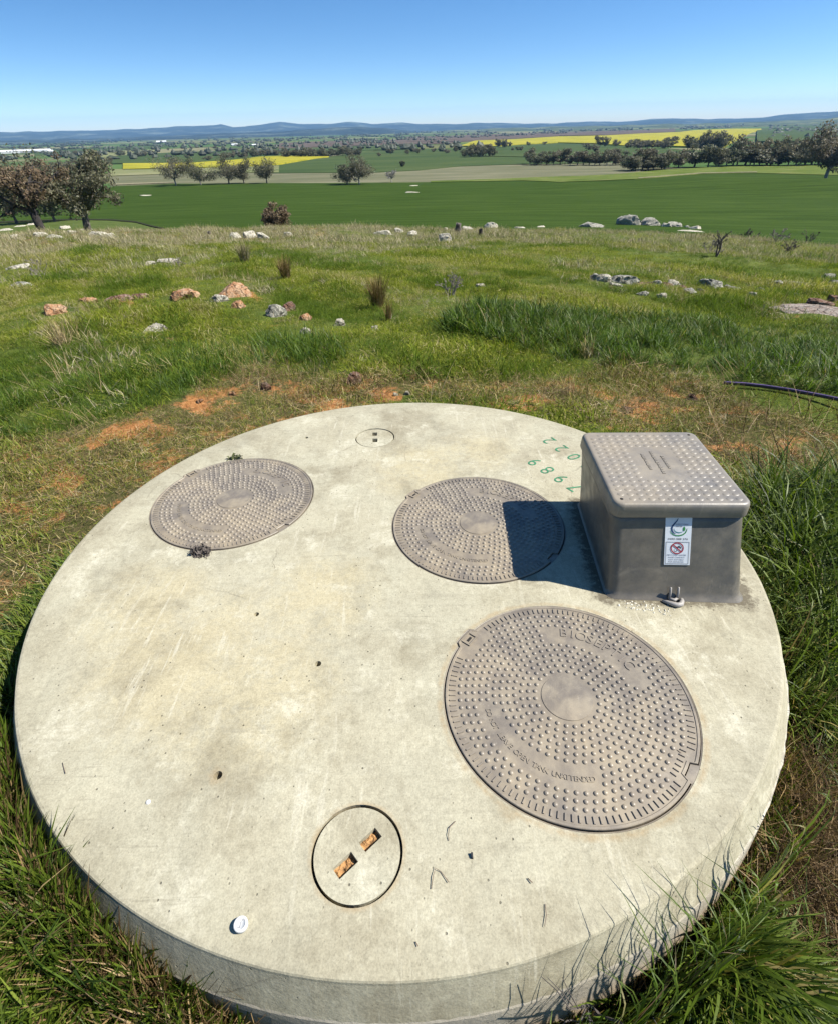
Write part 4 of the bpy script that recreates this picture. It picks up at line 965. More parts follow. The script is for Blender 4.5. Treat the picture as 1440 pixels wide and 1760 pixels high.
def stroke(pts, ws):
    out = []; pts = [Vector(p) for p in pts]
    L, Rr = [], []
    for i, p in enumerate(pts):
        d = (pts[min(i+1, len(pts)-1)]-pts[max(i-1, 0)]).normalized(); nn = Vector((-d.y, d.x))*ws[i]/2; L.append(p+nn); Rr.append(p-nn)
    for i in range(len(pts)-1): out.append([tuple(L[i]), tuple(L[i+1]), tuple(Rr[i+1]), tuple(Rr[i])])
    return out
stp('logo_drop', stroke([(575, 165), (545, 240), (475, 330), (415, 410), (392, 480), (402, 560), (450, 630), (525, 668)], [16, 34, 44, 52, 54, 46, 34, 8]), M_SBLUE, stk)
stp('logo_swirl', stroke([(455, 490), (480, 560), (540, 610), (620, 628), (700, 608), (742, 580)], [8, 20, 26, 26, 18, 6]), M_STEAL, stk)
stp('logo_swirl', stroke([(345, 560), (375, 632), (445, 690), (540, 722), (640, 722), (740, 690), (815, 625), (850, 545), (862, 480)], [8, 20, 28, 34, 36, 38, 34, 24, 6]), M_SGREEN, stk)
stp('logo_leaf', [[(770, 420), (805, 475), (802, 540), (770, 582), (732, 540), (736, 470)]], M_SGREEN, stk)
def st_text(s, x0, x1, yc, h, mat):
    v, f = text_polys(s, 1.0); xs = [p[0] for p in v]; ys = [p[1] for p in v]; a, b = min(xs), max(xs); c_, d_ = min(ys), max(ys)
    V = [st(x0+(x-a)/(b-a)*(x1-x0), yc-(y-(c_+d_)/2)/(d_-c_)*h, .0006) for x, y, z in v]
    mesh_obj('printed_text', V, f, mat, stk)
st_text('EVERYTHING', 512, 892, 355, 40, M_SBLUE); st_text('WATER', 512, 715, 425, 40, M_SBLUE)
st_text('0400 088 276', 290, 900, 830, 58, M_BLACK)
for s_, x0, x1, yy in (('RECYCLED WATER', 280, 875, 1362), ('AVOID CONTACT', 310, 830, 1440), ('NOT SUITABLE', 335, 800, 1516), ('FOR DRINKING', 325, 800, 1588)): st_text(s_, x0, x1, yy, 42, M_SBLUE)
stp('printed_border', [[(235, 925), (955, 925), (955, 940), (235, 940)], [(235, 1640), (955, 1640), (955, 1655), (235, 1655)], [(235, 940), (250, 940), (250, 1640), (235, 1640)], [(940, 940), (955, 940), (955, 1640), (940, 1640)]], M_GREY, stk)
cc = [(585+185*math.cos(a), 1132+175*math.sin(a)) for a in np.linspace(0, 2*math.pi, 33)]
stp('prohibition_ring', stroke(cc, [34]*33)+stroke([(455, 1020), (712, 1245)], [38, 38]), M_RED, stk, .0010)
stp('tap_symbol', [[(560, 1080), (620, 1080), (620, 1050), (660, 1050), (660, 1080), (700, 1085), (700, 1150), (675, 1150), (675, 1112), (560, 1112)]], M_BLACK, stk, .0006)
stp('glass_symbol', [[(490, 1170), (502, 1170), (515, 1240), (505, 1240)], [(578, 1170), (590, 1170), (575, 1240), (565, 1240)], [(505, 1232), (575, 1232), (575, 1244), (505, 1244)]], M_BLACK, stk, .0006)
# the clip below the sticker
def tube(name, pts, rad, mat, k=8, parent=None):
    T = Tubes(); T.add(pts, rad, k); return T.build(name, mat, parent)
cx0, cy0 = [float(q) for q in flat(1160, 1038)]
clip = empty('hooked_clip', (cx0, cy0, 0)); tag(clip, 'pale forked clip lying on the concrete against the pump box', 'clip')
M_CLIP = simple('pale_clip_plastic', (.26, .245, .225), .5, .15, 20, .1)
for dx in (-.019, .012):
    tube('prong', [(dx, .02, .010), (dx+.001, .026, .035), (dx-.002, .030, .060)], [.0055, .0048, .0042], M_CLIP, 8, clip)
T = Tubes(); T.add([(-.048, .014, .004), (-.034, .004, .008), (-.018, -.008, .010), (0, -.016, .010), (.016, -.012, .010), (.026, .004, .010), (.028, .016, .010)], [.004, .007, .009, .010, .010, .009, .007], 8)
T.add([(-.020, .020, .010), (.0, .010, .010), (.014, .022, .010)], [.006, .007, .006], 8); T.build('hook', M_CLIP, clip); clip.scale = (.85, .85, .85)
# crumbs of pale filler in front of the box
rgc = np.random.default_rng(9); P = []
for _ in range(110):
    u = 1082+rgc.normal()*9+rgc.random()**1.5*70; v = 1040+(u-1080)*.16+rgc.normal()*4; x, y = flat(u, v); r = .0012+.0055*rgc.random()**2.2
    if inpoly(np.array([float(x)]), np.array([float(y)]), [tuple(p) for p in ring_at(0, -.004)])[0]: continue
    v_, f_ = stud(float(x), float(y), r, r*.5, 5, 0, rgc.uniform(.35, 1), rgc.uniform(0, 3)); P.append((v_, f_))
V, Fs = merge(P); o = mesh_obj('filler_crumbs', V, Fs, simple('cream_filler', (.50, .47, .38), .9, .2, 60, .3), None); tag(o, 'crumbs of cream filler scattered on the concrete in front of the pump box', 'crumbs', None, 'stuff')

# painted numbers
def slab_text(s, p0, p1, size, z=.0012):
    a = Vector([float(q) for q in flat(*p0)]); b = Vector([float(q) for q in flat(*p1)]); d = (b-a).normalized(); up = Vector((-d.y, d.x)); n = len(s)-1
    V = []; Fs = []
    for i, ch in enumerate(s):
        v, f = text_polys(ch, size, offset=-.0006); c = a+(b-a)*i/n; o = len(V)
        V += [(c.x+d.x*x*.92+up.x*y, c.y+d.y*x*.92+up.y*y, z) for x, y, _ in v]; Fs += [tuple(o+q for q in p) for p in f]
        # stencil bridges stay bare
    return V, Fs
M_STEN = M_STENCIL
for nm, s_, p0, p1 in (('stencilled_number', '7989', (989, 838), (919, 794)), ('stencilled_number', '2022', (1010, 800), (944, 757))):
    V, Fs = slab_text(s_, p0, p1, .105); mesh_obj(nm, V, Fs, M_STEN, tank)

# small things on the slab
cxw, cyw = [float(q) for q in flat(416, 1592)]
cap = empty('screw_cap', (cxw, cyw, 0)); cap.scale = (.82, .82, .82); tag(cap, 'small round white plastic cap standing on the concrete near the front-left rim', 'cap')
V = []; Fs = []; rings = [(.0155, 0), (.0165, .001), (.0175, .014), (.0165, .017), (.012, .0178), (.0115, .0165)]
for r, z in rings: V += [(r*math.cos(i*2*math.pi/24), r*math.sin(i*2*math.pi/24), z) for i in range(24)]
for k in range(5): Fs += [(k*24+i, k*24+(i+1) % 24, (k+1)*24+(i+1) % 24, (k+1)*24+i) for i in range(24)]
Fs.append(tuple(5*24+i for i in range(24))); mesh_obj('cap_body', V, Fs, M_WHITE, cap, True)
mesh_obj('moulded_mark', [(-.0015, -.007, .0168), (.001, -.007, .0168), (.002, .005, .0168), (-.0005, .005, .0168), (-.006, -.0085, .0168), (.001, -.0085, .0168), (.001, -.0065, .0168), (-.006, -.0065, .0168), (.003, .006, .0168), (.006, .006, .0168), (.006, .009, .0168), (.003, .009, .0168)], [(0, 1, 2, 3), (4, 5, 6, 7), (8, 9, 10, 11)], M_GREY, cap)
x, y = flat(255, 1379); v, f = stud(float(x), float(y), .0062, .004, 10); tag(mesh_obj('pebble', v, f, M_WHITE), 'tiny white pebble on the concrete left of the rusty hole', 'pebble')
x, y = [float(q) for q in flat(811, 1472)]
tag(mesh_obj('plastic_peg', [(x-.002, y-.006, 0), (x+.002, y-.006, 0), (x+.002, y+.006, 0), (x-.002, y+.006, 0), (x-.0015, y-.005, .006), (x+.0015, y-.005, .006), (x+.0015, y+.005, .008), (x-.003, y+.005, .008)], [(4, 5, 6, 7), (0, 1, 5, 4), (1, 2, 6, 5), (2, 3, 7, 6), (3, 0, 4, 7)], M_BLACK), 'tiny black peg on the concrete between the plug and the large cover', 'peg')
M_TWIG = simple('dark_twig', (.16, .12, .09), .9, .4, 40, .3)
M_STRAW = simple('pale_straw', (.42, .34, .20), .85, .3, 30, .2)
def slab_twig(px, rad, label, mat=None, zs=None):
    pts = []
    for i, (u, v) in enumerate(px):
        x, y = flat(u, v); pts.append((float(x), float(y), rad+.001+(zs[i] if zs else .003*math.sin(i*2.1)**2)))
    t = tube('twig', pts, [rad*.6*(.7+.5*math.sin(i+1)**2) for i in range(len(pts))], mat or M_TWIG, 5); tag(t, label, 'twig')
slab_twig([(782, 1413), (772, 1424), (770, 1436), (771, 1446)], .0016, 'thin curved dark stalk on the concrete below the large cover')
slab_twig([(741, 1529), (744, 1508), (748, 1494), (758, 1500), (771, 1518)], .0014, 'bent wiry twig on the concrete right of the front plug')
slab_twig([(108, 1312), (114, 1331)], .0013, 'short dark straw on the concrete near the left rim')
slab_twig([(906, 1511), (914, 1519)], .0018, 'short twig crumb on the concrete right of the bent wiry twig')
slab_twig([(714, 1620), (719, 1628)], .0016, 'tiny twig crumb on the concrete near the front rim')
slab_twig([(936, 1555), (938, 1575), (935, 1594)], .0014, 'straight thin twig on the concrete by the dead weed at the front rim')
slab_twig([(1162, 1290), (1170, 1296)], .0012, 'speck of straw on the concrete right of the large cover')

# ------------------------------------------------------------------ purple pipe lying in the grass
T = Tubes(); pts = []
for (u, v, lift) in ((1238, 668, .005), (1270, 674, .035), (1310, 682, .05), (1350, 690, .06), (1400, 702, .06), (1450, 715, .06), (1540, 741, .06)):
    g_ = ground(u, v, 2.5); pts.append((g_[0], g_[1], g_[2]+lift+.0))
pts = np.array(pts); sq = np.linspace(0, 1, len(pts)); pts = np.stack([np.polyval(np.polyfit(sq, pts[:, k], 2 if k < 2 else 1), sq) for k in range(3)], -1); tt = np.linspace(0, len(pts)-1, 40); pts = np.stack([np.interp(tt, range(len(pts)), pts[:, k]) for k in range(3)], -1)
pipe = empty('irrigation_pipe', tuple(pts[0])); tag(pipe, 'dark purple irrigation pipe lying in the dry grass behind the box', 'pipe')
T.add(pts-pts[0], .0145, 12); T.build('pipe_body', M_PIPE, pipe)
T = Tubes(); T.add(pts-pts[0]+np.array([0, -.0075, .0118]), .0026, 5); T.build('pipe_stripe', M_PIPEL, pipe)

# ------------------------------------------------------------------ rocks
def rock(u, v, w, h, mat, label, seed, flatk=1.0, deep=.22, group=None, name='rock'):
    if v < 425: h *= 1.12; w *= 1.15
    p, hh, ww, dz = px_size(u, v, h, w, None, 2.5)
    bm = bmesh.new(); bmesh.ops.create_icosphere(bm, subdivisions=3 if w < 14 else 4, radius=1)
    rs = random.Random(seed); so_ = Vector((rs.uniform(-50, 50), rs.uniform(-50, 50), rs.uniform(-50, 50)))
    planes = [(Vector((rs.gauss(0, 1), rs.gauss(0, 1), rs.gauss(0, 1)*.8+.3)).normalized(), rs.uniform(.50, .80)) for _ in range(11)]+[(Vector((rs.uniform(-.25, .25), rs.uniform(-.25, .25), 1)).normalized(), rs.uniform(.55, .75))]
    for vt in bm.verts:
        c = vt.co.copy(); d = c*(1+.30*mnoise.noise(c*1.5+so_)+.16*abs(mnoise.noise(c*3.1+so_)))
        for nrm, k in planes:
            q = d.dot(nrm)
            if q > k: d -= nrm*(q-k)*.88
        d += c*(.10*mnoise.noise(c*3.5+so_)+.06*mnoise.noise(c*8+so_)+.03*mnoise.noise(c*17+so_)); vt.co = d
    depth = ww*rs.uniform(.55, .9)
    for vt in bm.verts: vt.co = Vector((vt.co.x*ww*.60, vt.co.y*depth*.60, vt.co.z*hh*.80))
    zmin = -hh*.85
    xs_ = [vt.co.x for vt in bm.verts]; o = bm_obj(name, bm, mat, None, True); az = math.atan2(p[0], p[1]); o['half'] = max(xs_)
    o.location = (p[0], p[1]+depth*.3, p[2]+hh*.10); o.rotation_euler = (rs.uniform(-.12, .12), rs.uniform(-.12, .12), -az+rs.uniform(-.3, .3))
    try: o.data.set_sharp_from_angle(angle=R(38))
    except Exception: pass
    tag(o, label, 'rock', group); return o
G_, O_, P_, RR_, S_ = M_RGREY, M_ROR, M_RPALE, M_RRED, M_SLAB
ROCKPOS = []
ROCKS = [
 (1086, 389, 32, 20, G_, 'largest grey boulder on the brow, at the left end of the boulder chain'), (1118, 390, 28, 15, G_, 'second grey boulder of the brow chain, long and sloping'), (1143, 392, 14, 9, P_, 'small pale boulder wedged third in the brow chain'),
 (1163, 392, 22, 11, G_, 'rounded pale-grey boulder, fourth in the brow chain'), (1179, 393, 10, 6, P_, 'small stone after the rounded boulder in the brow chain'), (1196, 396, 16, 8, P_, 'low pale rock ending the brow chain'), (1188, 401, 44, 3, P_, 'thin pale ledge stone in front of the brow chain'),
 (1018, 393, 34, 10, G_, 'low dark-backed grey rock on the brow left of the boulder chain'), (846, 394, 18, 12, P_, 'blocky pale rock on the brow right of the old stump'), (802, 395, 20, 7, P_, 'pale flat stones just right of the old stump'),
 (766, 395, 9, 6, P_, 'small white stone on the brow left of the old stump'), (765, 417, 24, 14, P_, 'pale rock with a dark side just below the brow, left of the stump'), (893, 395, 18, 5, P_, 'low pale stone on the brow right of the blocky rock'), (930, 393, 16, 5, P_, 'low pale stone midway between blocky rock and grey rock on the brow'),
 (661, 405, 26, 8, P_, 'wide pale outcrop stone on the brow, middle of the grass edge'), (685, 402, 12, 6, P_, 'small pale stone touching the wide pale outcrop'), (709, 407, 18, 8, P_, 'cracked pale stone on the brow right of the wide outcrop'),
 (404, 406, 16, 10, P_, 'first of the four cream rocks left of the small round tree'), (427, 407, 20, 10, P_, 'second of the four cream rocks left of the small round tree'), (450, 408, 18, 9, P_, 'third of the four cream rocks left of the small round tree'), (494, 404, 14, 7, P_, 'cream rock at the foot of the small round tree'),
 (10, 401, 22, 8, P_, 'cream rock at the left frame edge on the brow'), (30, 394, 20, 6, P_, 'small cream rock above the reddish bare patch on the brow'), (52, 391, 18, 7, P_, 'cream rock above the reddish bare patch, beside the charred trunk'), (24, 409, 16, 7, P_, 'cream rock below the reddish bare patch on the left brow'), (68, 410, 18, 6, P_, 'flat cream rock below the charred trunk'),
 (110, 398, 18, 9, P_, 'cream rock between the two big left trees'), (122, 404, 14, 7, P_, 'smaller cream rock in front of the one between the big left trees'), (147, 401, 18, 9, P_, 'cream rock under the leaning pale trunk'), (168, 409, 28, 8, P_, 'wide cream rock right of the leaning pale trunk'), (185, 413, 18, 6, P_, 'low cream rock right of the wide cream rock'), (90, 413, 22, 6, P_, 'broken cream rock beside the pinkish bare ground'), (230, 414, 18, 6, P_, 'last pale rock of the scatter right of the big left trees'),
 (38, 500, 32, 11, G_, 'pale grey rock in the grass at the far left'), (26, 467, 32, 5, P_, 'thin pale flat rock in the grass near the left frame edge'), (257, 457, 20, 8, P_, 'small pale rock left of the flat white one'), (284, 452, 32, 6, P_, 'flat white rock in the grass right of a small pale one'),
 (94, 549, 34, 18, O_, 'cream and orange lump at the left end of the orange outcrop'), (156, 528, 30, 11, O_, 'cream-topped orange rock in the middle of the outcrop'), (205, 520, 46, 10, RR_, 'long reddish earth-coloured rock of the outcrop'), (240, 513, 30, 10, RR_, 'brownish rock between the reddish one and the bright orange one'), (310, 517, 44, 18, O_, 'bright orange rock right of the reddish ones'),
 (404, 515, 58, 22, O_, 'large cracked orange boulder with weeds against it'), (375, 524, 28, 13, P_, 'tan stone tucked under the cracked orange boulder'), (409, 530, 24, 14, O_, 'orange block below the cracked orange boulder'), (470, 545, 32, 22, G_, 'bluish grey upright rock right of the orange outcrop'), (498, 535, 24, 20, RR_, 'brown rock just behind the bluish grey one'), (523, 550, 18, 12, O_, 'small tan rock in the grass right of the bluish grey one'),
 (261, 568, 42, 14, P_, 'pale cream rock lying alone below the orange outcrop'), (290, 584, 18, 7, O_, 'small brownish stone below the pale cream rock'), (525, 578, 18, 14, P_, 'small pale stone among dead grass, lower of two'), (583, 563, 16, 15, P_, 'small cream stone among dead grass under the rush clump'),
 (612, 656, 26, 20, RR_, 'pointed brown rock beside the orange soil behind the tank'), (456, 672, 16, 16, RR_, 'dark brown clod left of the pointed brown rock'), (645, 572, 16, 10, P_, 'tiny pale stone under the brown rush clump'),
 (1022, 489, 18, 14, G_, 'leftmost grey rock of the rocks in the right-hand grass'), (1037, 490, 24, 16, P_, 'rounded pale rock beside the leftmost grey rock'), (1070, 490, 46, 17, G_, 'long sloping grey rock left of the red stones'), (1058, 494, 24, 5, P_, 'flat pale stone in front of the long sloping grey rock'), (1100, 488, 26, 8, RR_, 'flat red stone right of the long sloping grey rock'), (1118, 488, 20, 12, RR_, 'dark red upright stone in the red stones'),
 (1131, 491, 16, 15, P_, 'pale upright stone among the red stones'), (1148, 496, 26, 11, RR_, 'dark red block at the front of the red stones'), (1160, 487, 24, 8, P_, 'pale flat stone behind the red stones'), (1175, 492, 18, 6, RR_, 'small red flat stone right of the red block'), (1188, 505, 30, 10, G_, 'grey flat rock in front of the red stones'), (1105, 507, 18, 8, G_, 'small grey stone below the red stones'), (1138, 510, 18, 9, P_, 'small pale stone below the dark red block'),
 (1226, 491, 42, 20, G_, 'big dark grey rock in the middle of the right-hand grass'), (1256, 489, 18, 10, G_, 'grey stone right of the big dark grey rock'), (1270, 491, 26, 8, G_, 'long low grey stone beyond the big dark grey rock'), (1206, 495, 14, 6, P_, 'pale pebble left of the big dark grey rock'), (1307, 495, 16, 10, G_, 'rounded grey stone standing alone in the right-hand grass'), (1338, 490, 20, 9, G_, 'grey stone between the lone rounded one and the flat slab'),
 (1388, 488, 46, 5, G_, 'thin grey slab in the right-hand grass near the frame edge'), (1372, 502, 14, 8, P_, 'small pale stone below the thin grey slab'), (1297, 505, 14, 7, P_, 'pale stone below the lone rounded grey stone'), (1427, 479, 24, 9, G_, 'grey rock at the right frame edge above another'), (1436, 490, 20, 10, G_, 'grey rock at the right frame edge under another'),
 (1412, 526, 42, 14, RR_, 'brown rock on the bare patch at the right frame edge'), (1432, 522, 18, 16, RR_, 'dark upright rock at the end of the bare patch, right frame edge'), (1415, 546, 110, 4, S_, 'broad flat pinkish slab on the bare ground at the right frame edge'),
 (706, 332, 20, 3, P_, 'pale heap of stones out in the green crop'), (710, 320, 12, 2, P_, 'smaller pale heap of stones nearer the far edge of the crop'), (248, 337, 16, 2, P_, 'pale low stone heap in the crop right of the big left trees'),
 (825, 495, 16, 6, P_, 'pale stone in dry weeds right of the grey thistle'), (1190, 683, 16, 12, RR_, 'brown clod on the dry ground behind the pump box'), (1078, 707, 20, 10, RR_, 'dark clod in the dry grass just behind the pump box'), (400, 686, 12, 9, O_, 'small orange clod on the bare soil left of the tank'),
 (680, 681, 8, 5, P_, 'small cream pebble on the orange soil behind the tank'), (700, 679, 11, 7, P_, 'larger cream pebble on the orange soil behind the tank'), (345, 702, 12, 7, O_, 'small tan clod on the dry ground left of the tank'),
 (1308, 1612, 26, 18, P_, 'pale stone half hidden in grass at the front right of the tank'), (1275, 1560, 20, 14, G_, 'small pale rock in the dead grass against the tank wall'),
]
for i, (u, v, w, h, m_, lab) in enumerate(ROCKS):
    q_ = rock(u, v, w*1.05, h*1.08, m_, lab, 100+i); ROCKPOS.append((q_.location.x, q_.location.y, q_['half'])); del q_['half']
RP = np.array(ROCKPOS)

# ------------------------------------------------------------------ stump, thistles, dead bushes, rush clumps
def post(u, v, w, h, label, mat, name='tree_stump'):
    p, hh, ww, dz = px_size(u, v, h, w, None, 2.5); rs = np.random.default_rng(int(u)); n = 10; V = []; Fs = []
    for k, z in enumerate((-.15, 0, .3, .6, .85, 1.0)):
        for i in range(n):
            a = i*2*np.pi/n; r = ww*.5*(1.15-.2*z)*(1+rs.uniform(-.16, .16)); V.append((r*math.cos(a), r*math.sin(a)*.8, hh*z+(rs.uniform(-.12, .14)*hh if z == 1.0 else 0)))
    for k in range(5): Fs += [(k*n+i, k*n+(i+1) % n, (k+1)*n+(i+1) % n, (k+1)*n+i) for i in range(n)]
    Fs.append(tuple(5*n+i for i in range(n)))
    o = mesh_obj(name, V, Fs, mat); o.location = p; tag(o, label, 'stump'); return o
post(787, 401, 10, 15, 'dark upright old stump on the brow between pale stones', M_BARK)
post(825, 409, 6, 10, 'short dark stump right of and below the taller one', M_BARKD)
post(361, 406, 6, 11, 'small grey stump on the brow left of the four cream rocks', M_BARK)
M_DEAD = simple('grey_dead_stems', (.20, .175, .15), .95, .4, 12, .3)
M_DEADD = simple('dark_dead_stems', (.085, .072, .062), .95, .4, 12, .3)
def dead_bush(u, v, w, h, label, mat, seed, stems=7, name='dead_bush', cat='bush', burrs=0, up=.9, r0=.006, depthn=3, dist=None):
    p, hh, ww, dz = px_size(u, v, h, w, dist, 2.2); rs = np.random.default_rng(seed); T = Tubes(); tips = []
    pix = dz/FPX; r0 = max(r0, pix*.55)
    def grow(q, d, L, r, lev):
        e = q+d*L; T.add([q, (q+e)/2+rs.normal(size=3)*L*.07, e], [r, r*.85, r*.6], 4); tips.append(e)
        if lev < depthn:
            for _ in range(rs.integers(2, 4)):
                dd = d+rs.normal(size=3)*.5; dd[2] = abs(dd[2]); dd /= np.linalg.norm(dd); s_ = rs.uniform(.4, 1); grow(q+(e-q)*s_, dd, L*rs.uniform(.45, .75), max(r*.6, pix*.3), lev+1)
    for i in range(stems):
        d = np.array([rs.normal()*ww/hh*.55, rs.normal()*.3, up]); d /= np.linalg.norm(d); grow(np.array([rs.normal()*ww*.06, rs.normal()*ww*.06, -.02]), d, hh*rs.uniform(.45, .62), r0, 1)
    root = empty(name, p); tag(root, label, cat); o = T.build('stems', mat, root, False)
    if burrs:
        tp = np.array(tips)[rs.choice(len(tips), min(burrs, len(tips)), replace=False)]; P = []
        V, Q, tc = leaf_cloud(tp, np.full(len(tp), max(.018, pix*2.0)), len(tp)*14, max(.008, pix*.9), rs, 1, tri=True)
        me = fast_mesh('seed_heads', V, Q, False); link('seed_heads', me, mat, root)
    return root
dead_bush(775, 512, 30, 40, 'grey dead thistle with many burrs, conical, in the middle of the grass', M_DEAD, 1, 8, 'dead_thistle', 'thistle', 60, 1.1, .008)
dead_bush(1229, 446, 10, 46, 'tall narrow dead thistle stalk in the right-hand grass', M_DEADD, 2, 2, 'dead_thistle', 'thistle', 30, 3.5, .03)
dead_bush(1214, 442, 22, 26, 'low grey dead weed leaning left of the tall thistle stalk', M_DEAD, 3, 5, 'dead_weed', 'weed', 12)
dead_bush(1284, 411, 22, 16, 'dark small dead bush on the brow at right', M_DEADD, 4, 6, burrs=20)
dead_bush(1331, 420, 30, 28, 'spreading leafless grey bush on the right of the brow', M_DEAD, 5, 7, burrs=14)
dead_bush(1352, 438, 26, 26, 'dark dead bush with a black base in front of the spreading one', M_DEADD, 6, 6, burrs=26)
dead_bush(1384, 420, 34, 24, 'twiggy dark branches on the brow near the right frame edge', M_DEADD, 7, 6, burrs=6)
dead_bush(1090, 415, 34, 13, 'low dark dead bush below the largest grey boulder', M_DEADD, 8, 9, burrs=50, up=.5)
dead_bush(77, 483, 44, 36, 'twisted dead grey branches in the grass at the far left', M_DEAD, 9, 5, burrs=4)
dead_bush(70, 460, 26, 22, 'smaller dead grey branch above the twisted ones at the far left', M_DEAD, 10, 4)
dead_bush(305, 462, 40, 20, 'dead grey weeds beside the flat white rock', M_DEAD, 12, 8, 'dead_weed', 'weed', 10)
dead_bush(1000, 1650, 80, 95, 'dark dead weed stalks rising over the front rim of the tank', M_DEADD, 13, 3, 'dead_weed', 'weed', 0, 1.0, .0014, 3, .40)
dead_bush(345, 950, 34, 12, 'dark dead weed clump on the rim of the far left cover', M_DEADD, 14, 14, 'dead_weed', 'weed', 90, .35, .001, 3)
dead_bush(405, 788, 22, 14, 'tiny green-grey weed sprouting at the upper rim of the far left cover', simple('weed_green', (.07, .08, .03), .9, .3), 15, 9, 'small_weed', 'weed', 8, .7, .0012, 1)
bpy.data.objects['dead_weed'].location.z += 0
for o in bpy.data.objects:
    if o.name.startswith(('dead_weed', 'small_weed')) and o.type == 'EMPTY' and 'cover' in o.get('label', ''):
        u, v = (345, 948) if 'dark' in o['label'] else (405, 788); x, y = flat(u, v); o.location = (float(x), float(y), .004)
    if o.get('label', '').startswith('dark dead weed stalks'):
        o.location = (.33, .235, -.16); o.scale = (2.2, 2.2, 2.6)

def grass_mat(name, trans=.38, rough=.48, spec=.24):
    m, nt, p, out = mat_new(name); c = attr(nt, 'tint', 'Color')
    nt.links.new(c, p.inputs['Base Color']); p.inputs['Roughness'].default_value = rough; p.inputs['Specular IOR Level'].default_value = spec
    t = N(nt, 'BsdfTranslucent'); nt.links.new(mixc(nt, 1.0, c, (1.0, 1.08, .42), 'MULTIPLY'), t.inputs[0]); mx = N(nt, 'MixShader'); mx.inputs[0].default_value = trans
    nt.links.new(p.outputs[0], mx.inputs[1]); nt.links.new(t.outputs[0], mx.inputs[2]); nt.links.new(mx.outputs[0], out.inputs[0]); return m
M_GRASS = grass_mat('grass_blades'); M_GRASSM = grass_mat('paddock_blades', .40, .75, .12); M_DRYG = grass_mat('dry_grass_blades', .15, .8, .1)
def blades(n, rad, h, w, rg, palette, lean=.5, curl=1.0, seg=4, lie=0.0):
    """n bent tapering blades rooted within rad -> verts, quads, colour"""
    a = rg.uniform(0, 2*np.pi, n); rr = rad*np.sqrt(rg.random(n)); root = np.stack([rr*np.cos(a), rr*np.sin(a), np.full(n, -.01)], -1)
    L = rg.uniform(h[0], h[1], n); W = rg.uniform(w[0], w[1], n); yaw = rg.uniform(0, 2*np.pi, n)
    th0 = np.abs(rg.normal(0, lean*.5, n)); th0 = np.where(rg.random(n) < lie, rg.uniform(1.2, 1.5, n), th0); th1 = th0+rg.uniform(.2, 1.5, n)*curl
    t = np.linspace(0, 1, seg+1); ang = th0[:, None]+(th1-th0)[:, None]*t[None]**1.3
    ang = np.minimum(ang, 2.3)
    ds = (L/seg)[:, None]; hx = np.concatenate([np.zeros((n, 1)), np.cumsum(np.sin(ang[:, 1:])*ds, 1)], 1); hz = np.concatenate([np.zeros((n, 1)), np.cumsum(np.cos(ang[:, 1:])*ds, 1)], 1)
    dx, dy = np.cos(yaw), np.sin(yaw); tw = rg.uniform(-.6, .6, n)
    C = root[:, None]+np.stack([hx*dx[:, None], hx*dy[:, None], hz], -1)
    C[:, :, 2] = np.maximum(C[:, :, 2], .002)
    wt = (W[:, None]*.5)*np.clip(np.array([.7, 1, .95, .7, .05]) if seg == 4 else np.interp(t, [0, .3, .7, 1], [.7, 1, .75, .05]), 0, 1)[None]
    sx = -np.sin(yaw+tw); sy = np.cos(yaw+tw); S = np.stack([sx, sy, np.zeros(n)], -1)[:, None]*wt[:, :, None]
    V = np.stack([C-S, C+S], 2).reshape(n, -1, 3); m = 2*(seg+1)
    q = np.array([[2*k, 2*k+1, 2*k+3, 2*k+2] for k in range(seg)]); Q = (q[None]+(np.arange(n)*m)[:, None, None]).reshape(-1, 4)
    pal = np.array([p[:3] for p in palette]); wts = np.array([p[3] for p in palette]); k = rg.choice(len(pal), n, p=wts/wts.sum())
    col = pal[k]*rg.uniform(.75, 1.3, (n, 1)); tip = np.array([1.15, 1.05, .8])
    cc_ = col[:, None, :]*(1+(tip-1)*t[None, :, None]); cc_ = np.repeat(cc_, 2, 1)
    return V.reshape(-1, 3), Q, cc_.reshape(-1, 3)
def tuft_obj(name, specs, rg, mat):
    Vs, Qs, Cs, o = [], [], [], 0
    for s_ in specs:
        V, Q, C_ = blades(rg=rg, **s_); Vs.append(V); Qs.append(Q+o); Cs.append(C_); o += len(V)
    me = fast_mesh(name, np.concatenate(Vs), np.concatenate(Qs), True); color_attr(me, 'tint', np.concatenate(Cs)); me.materials.append(mat)
    return bpy.data.objects.new(name, me)       # source only: never linked to the scene
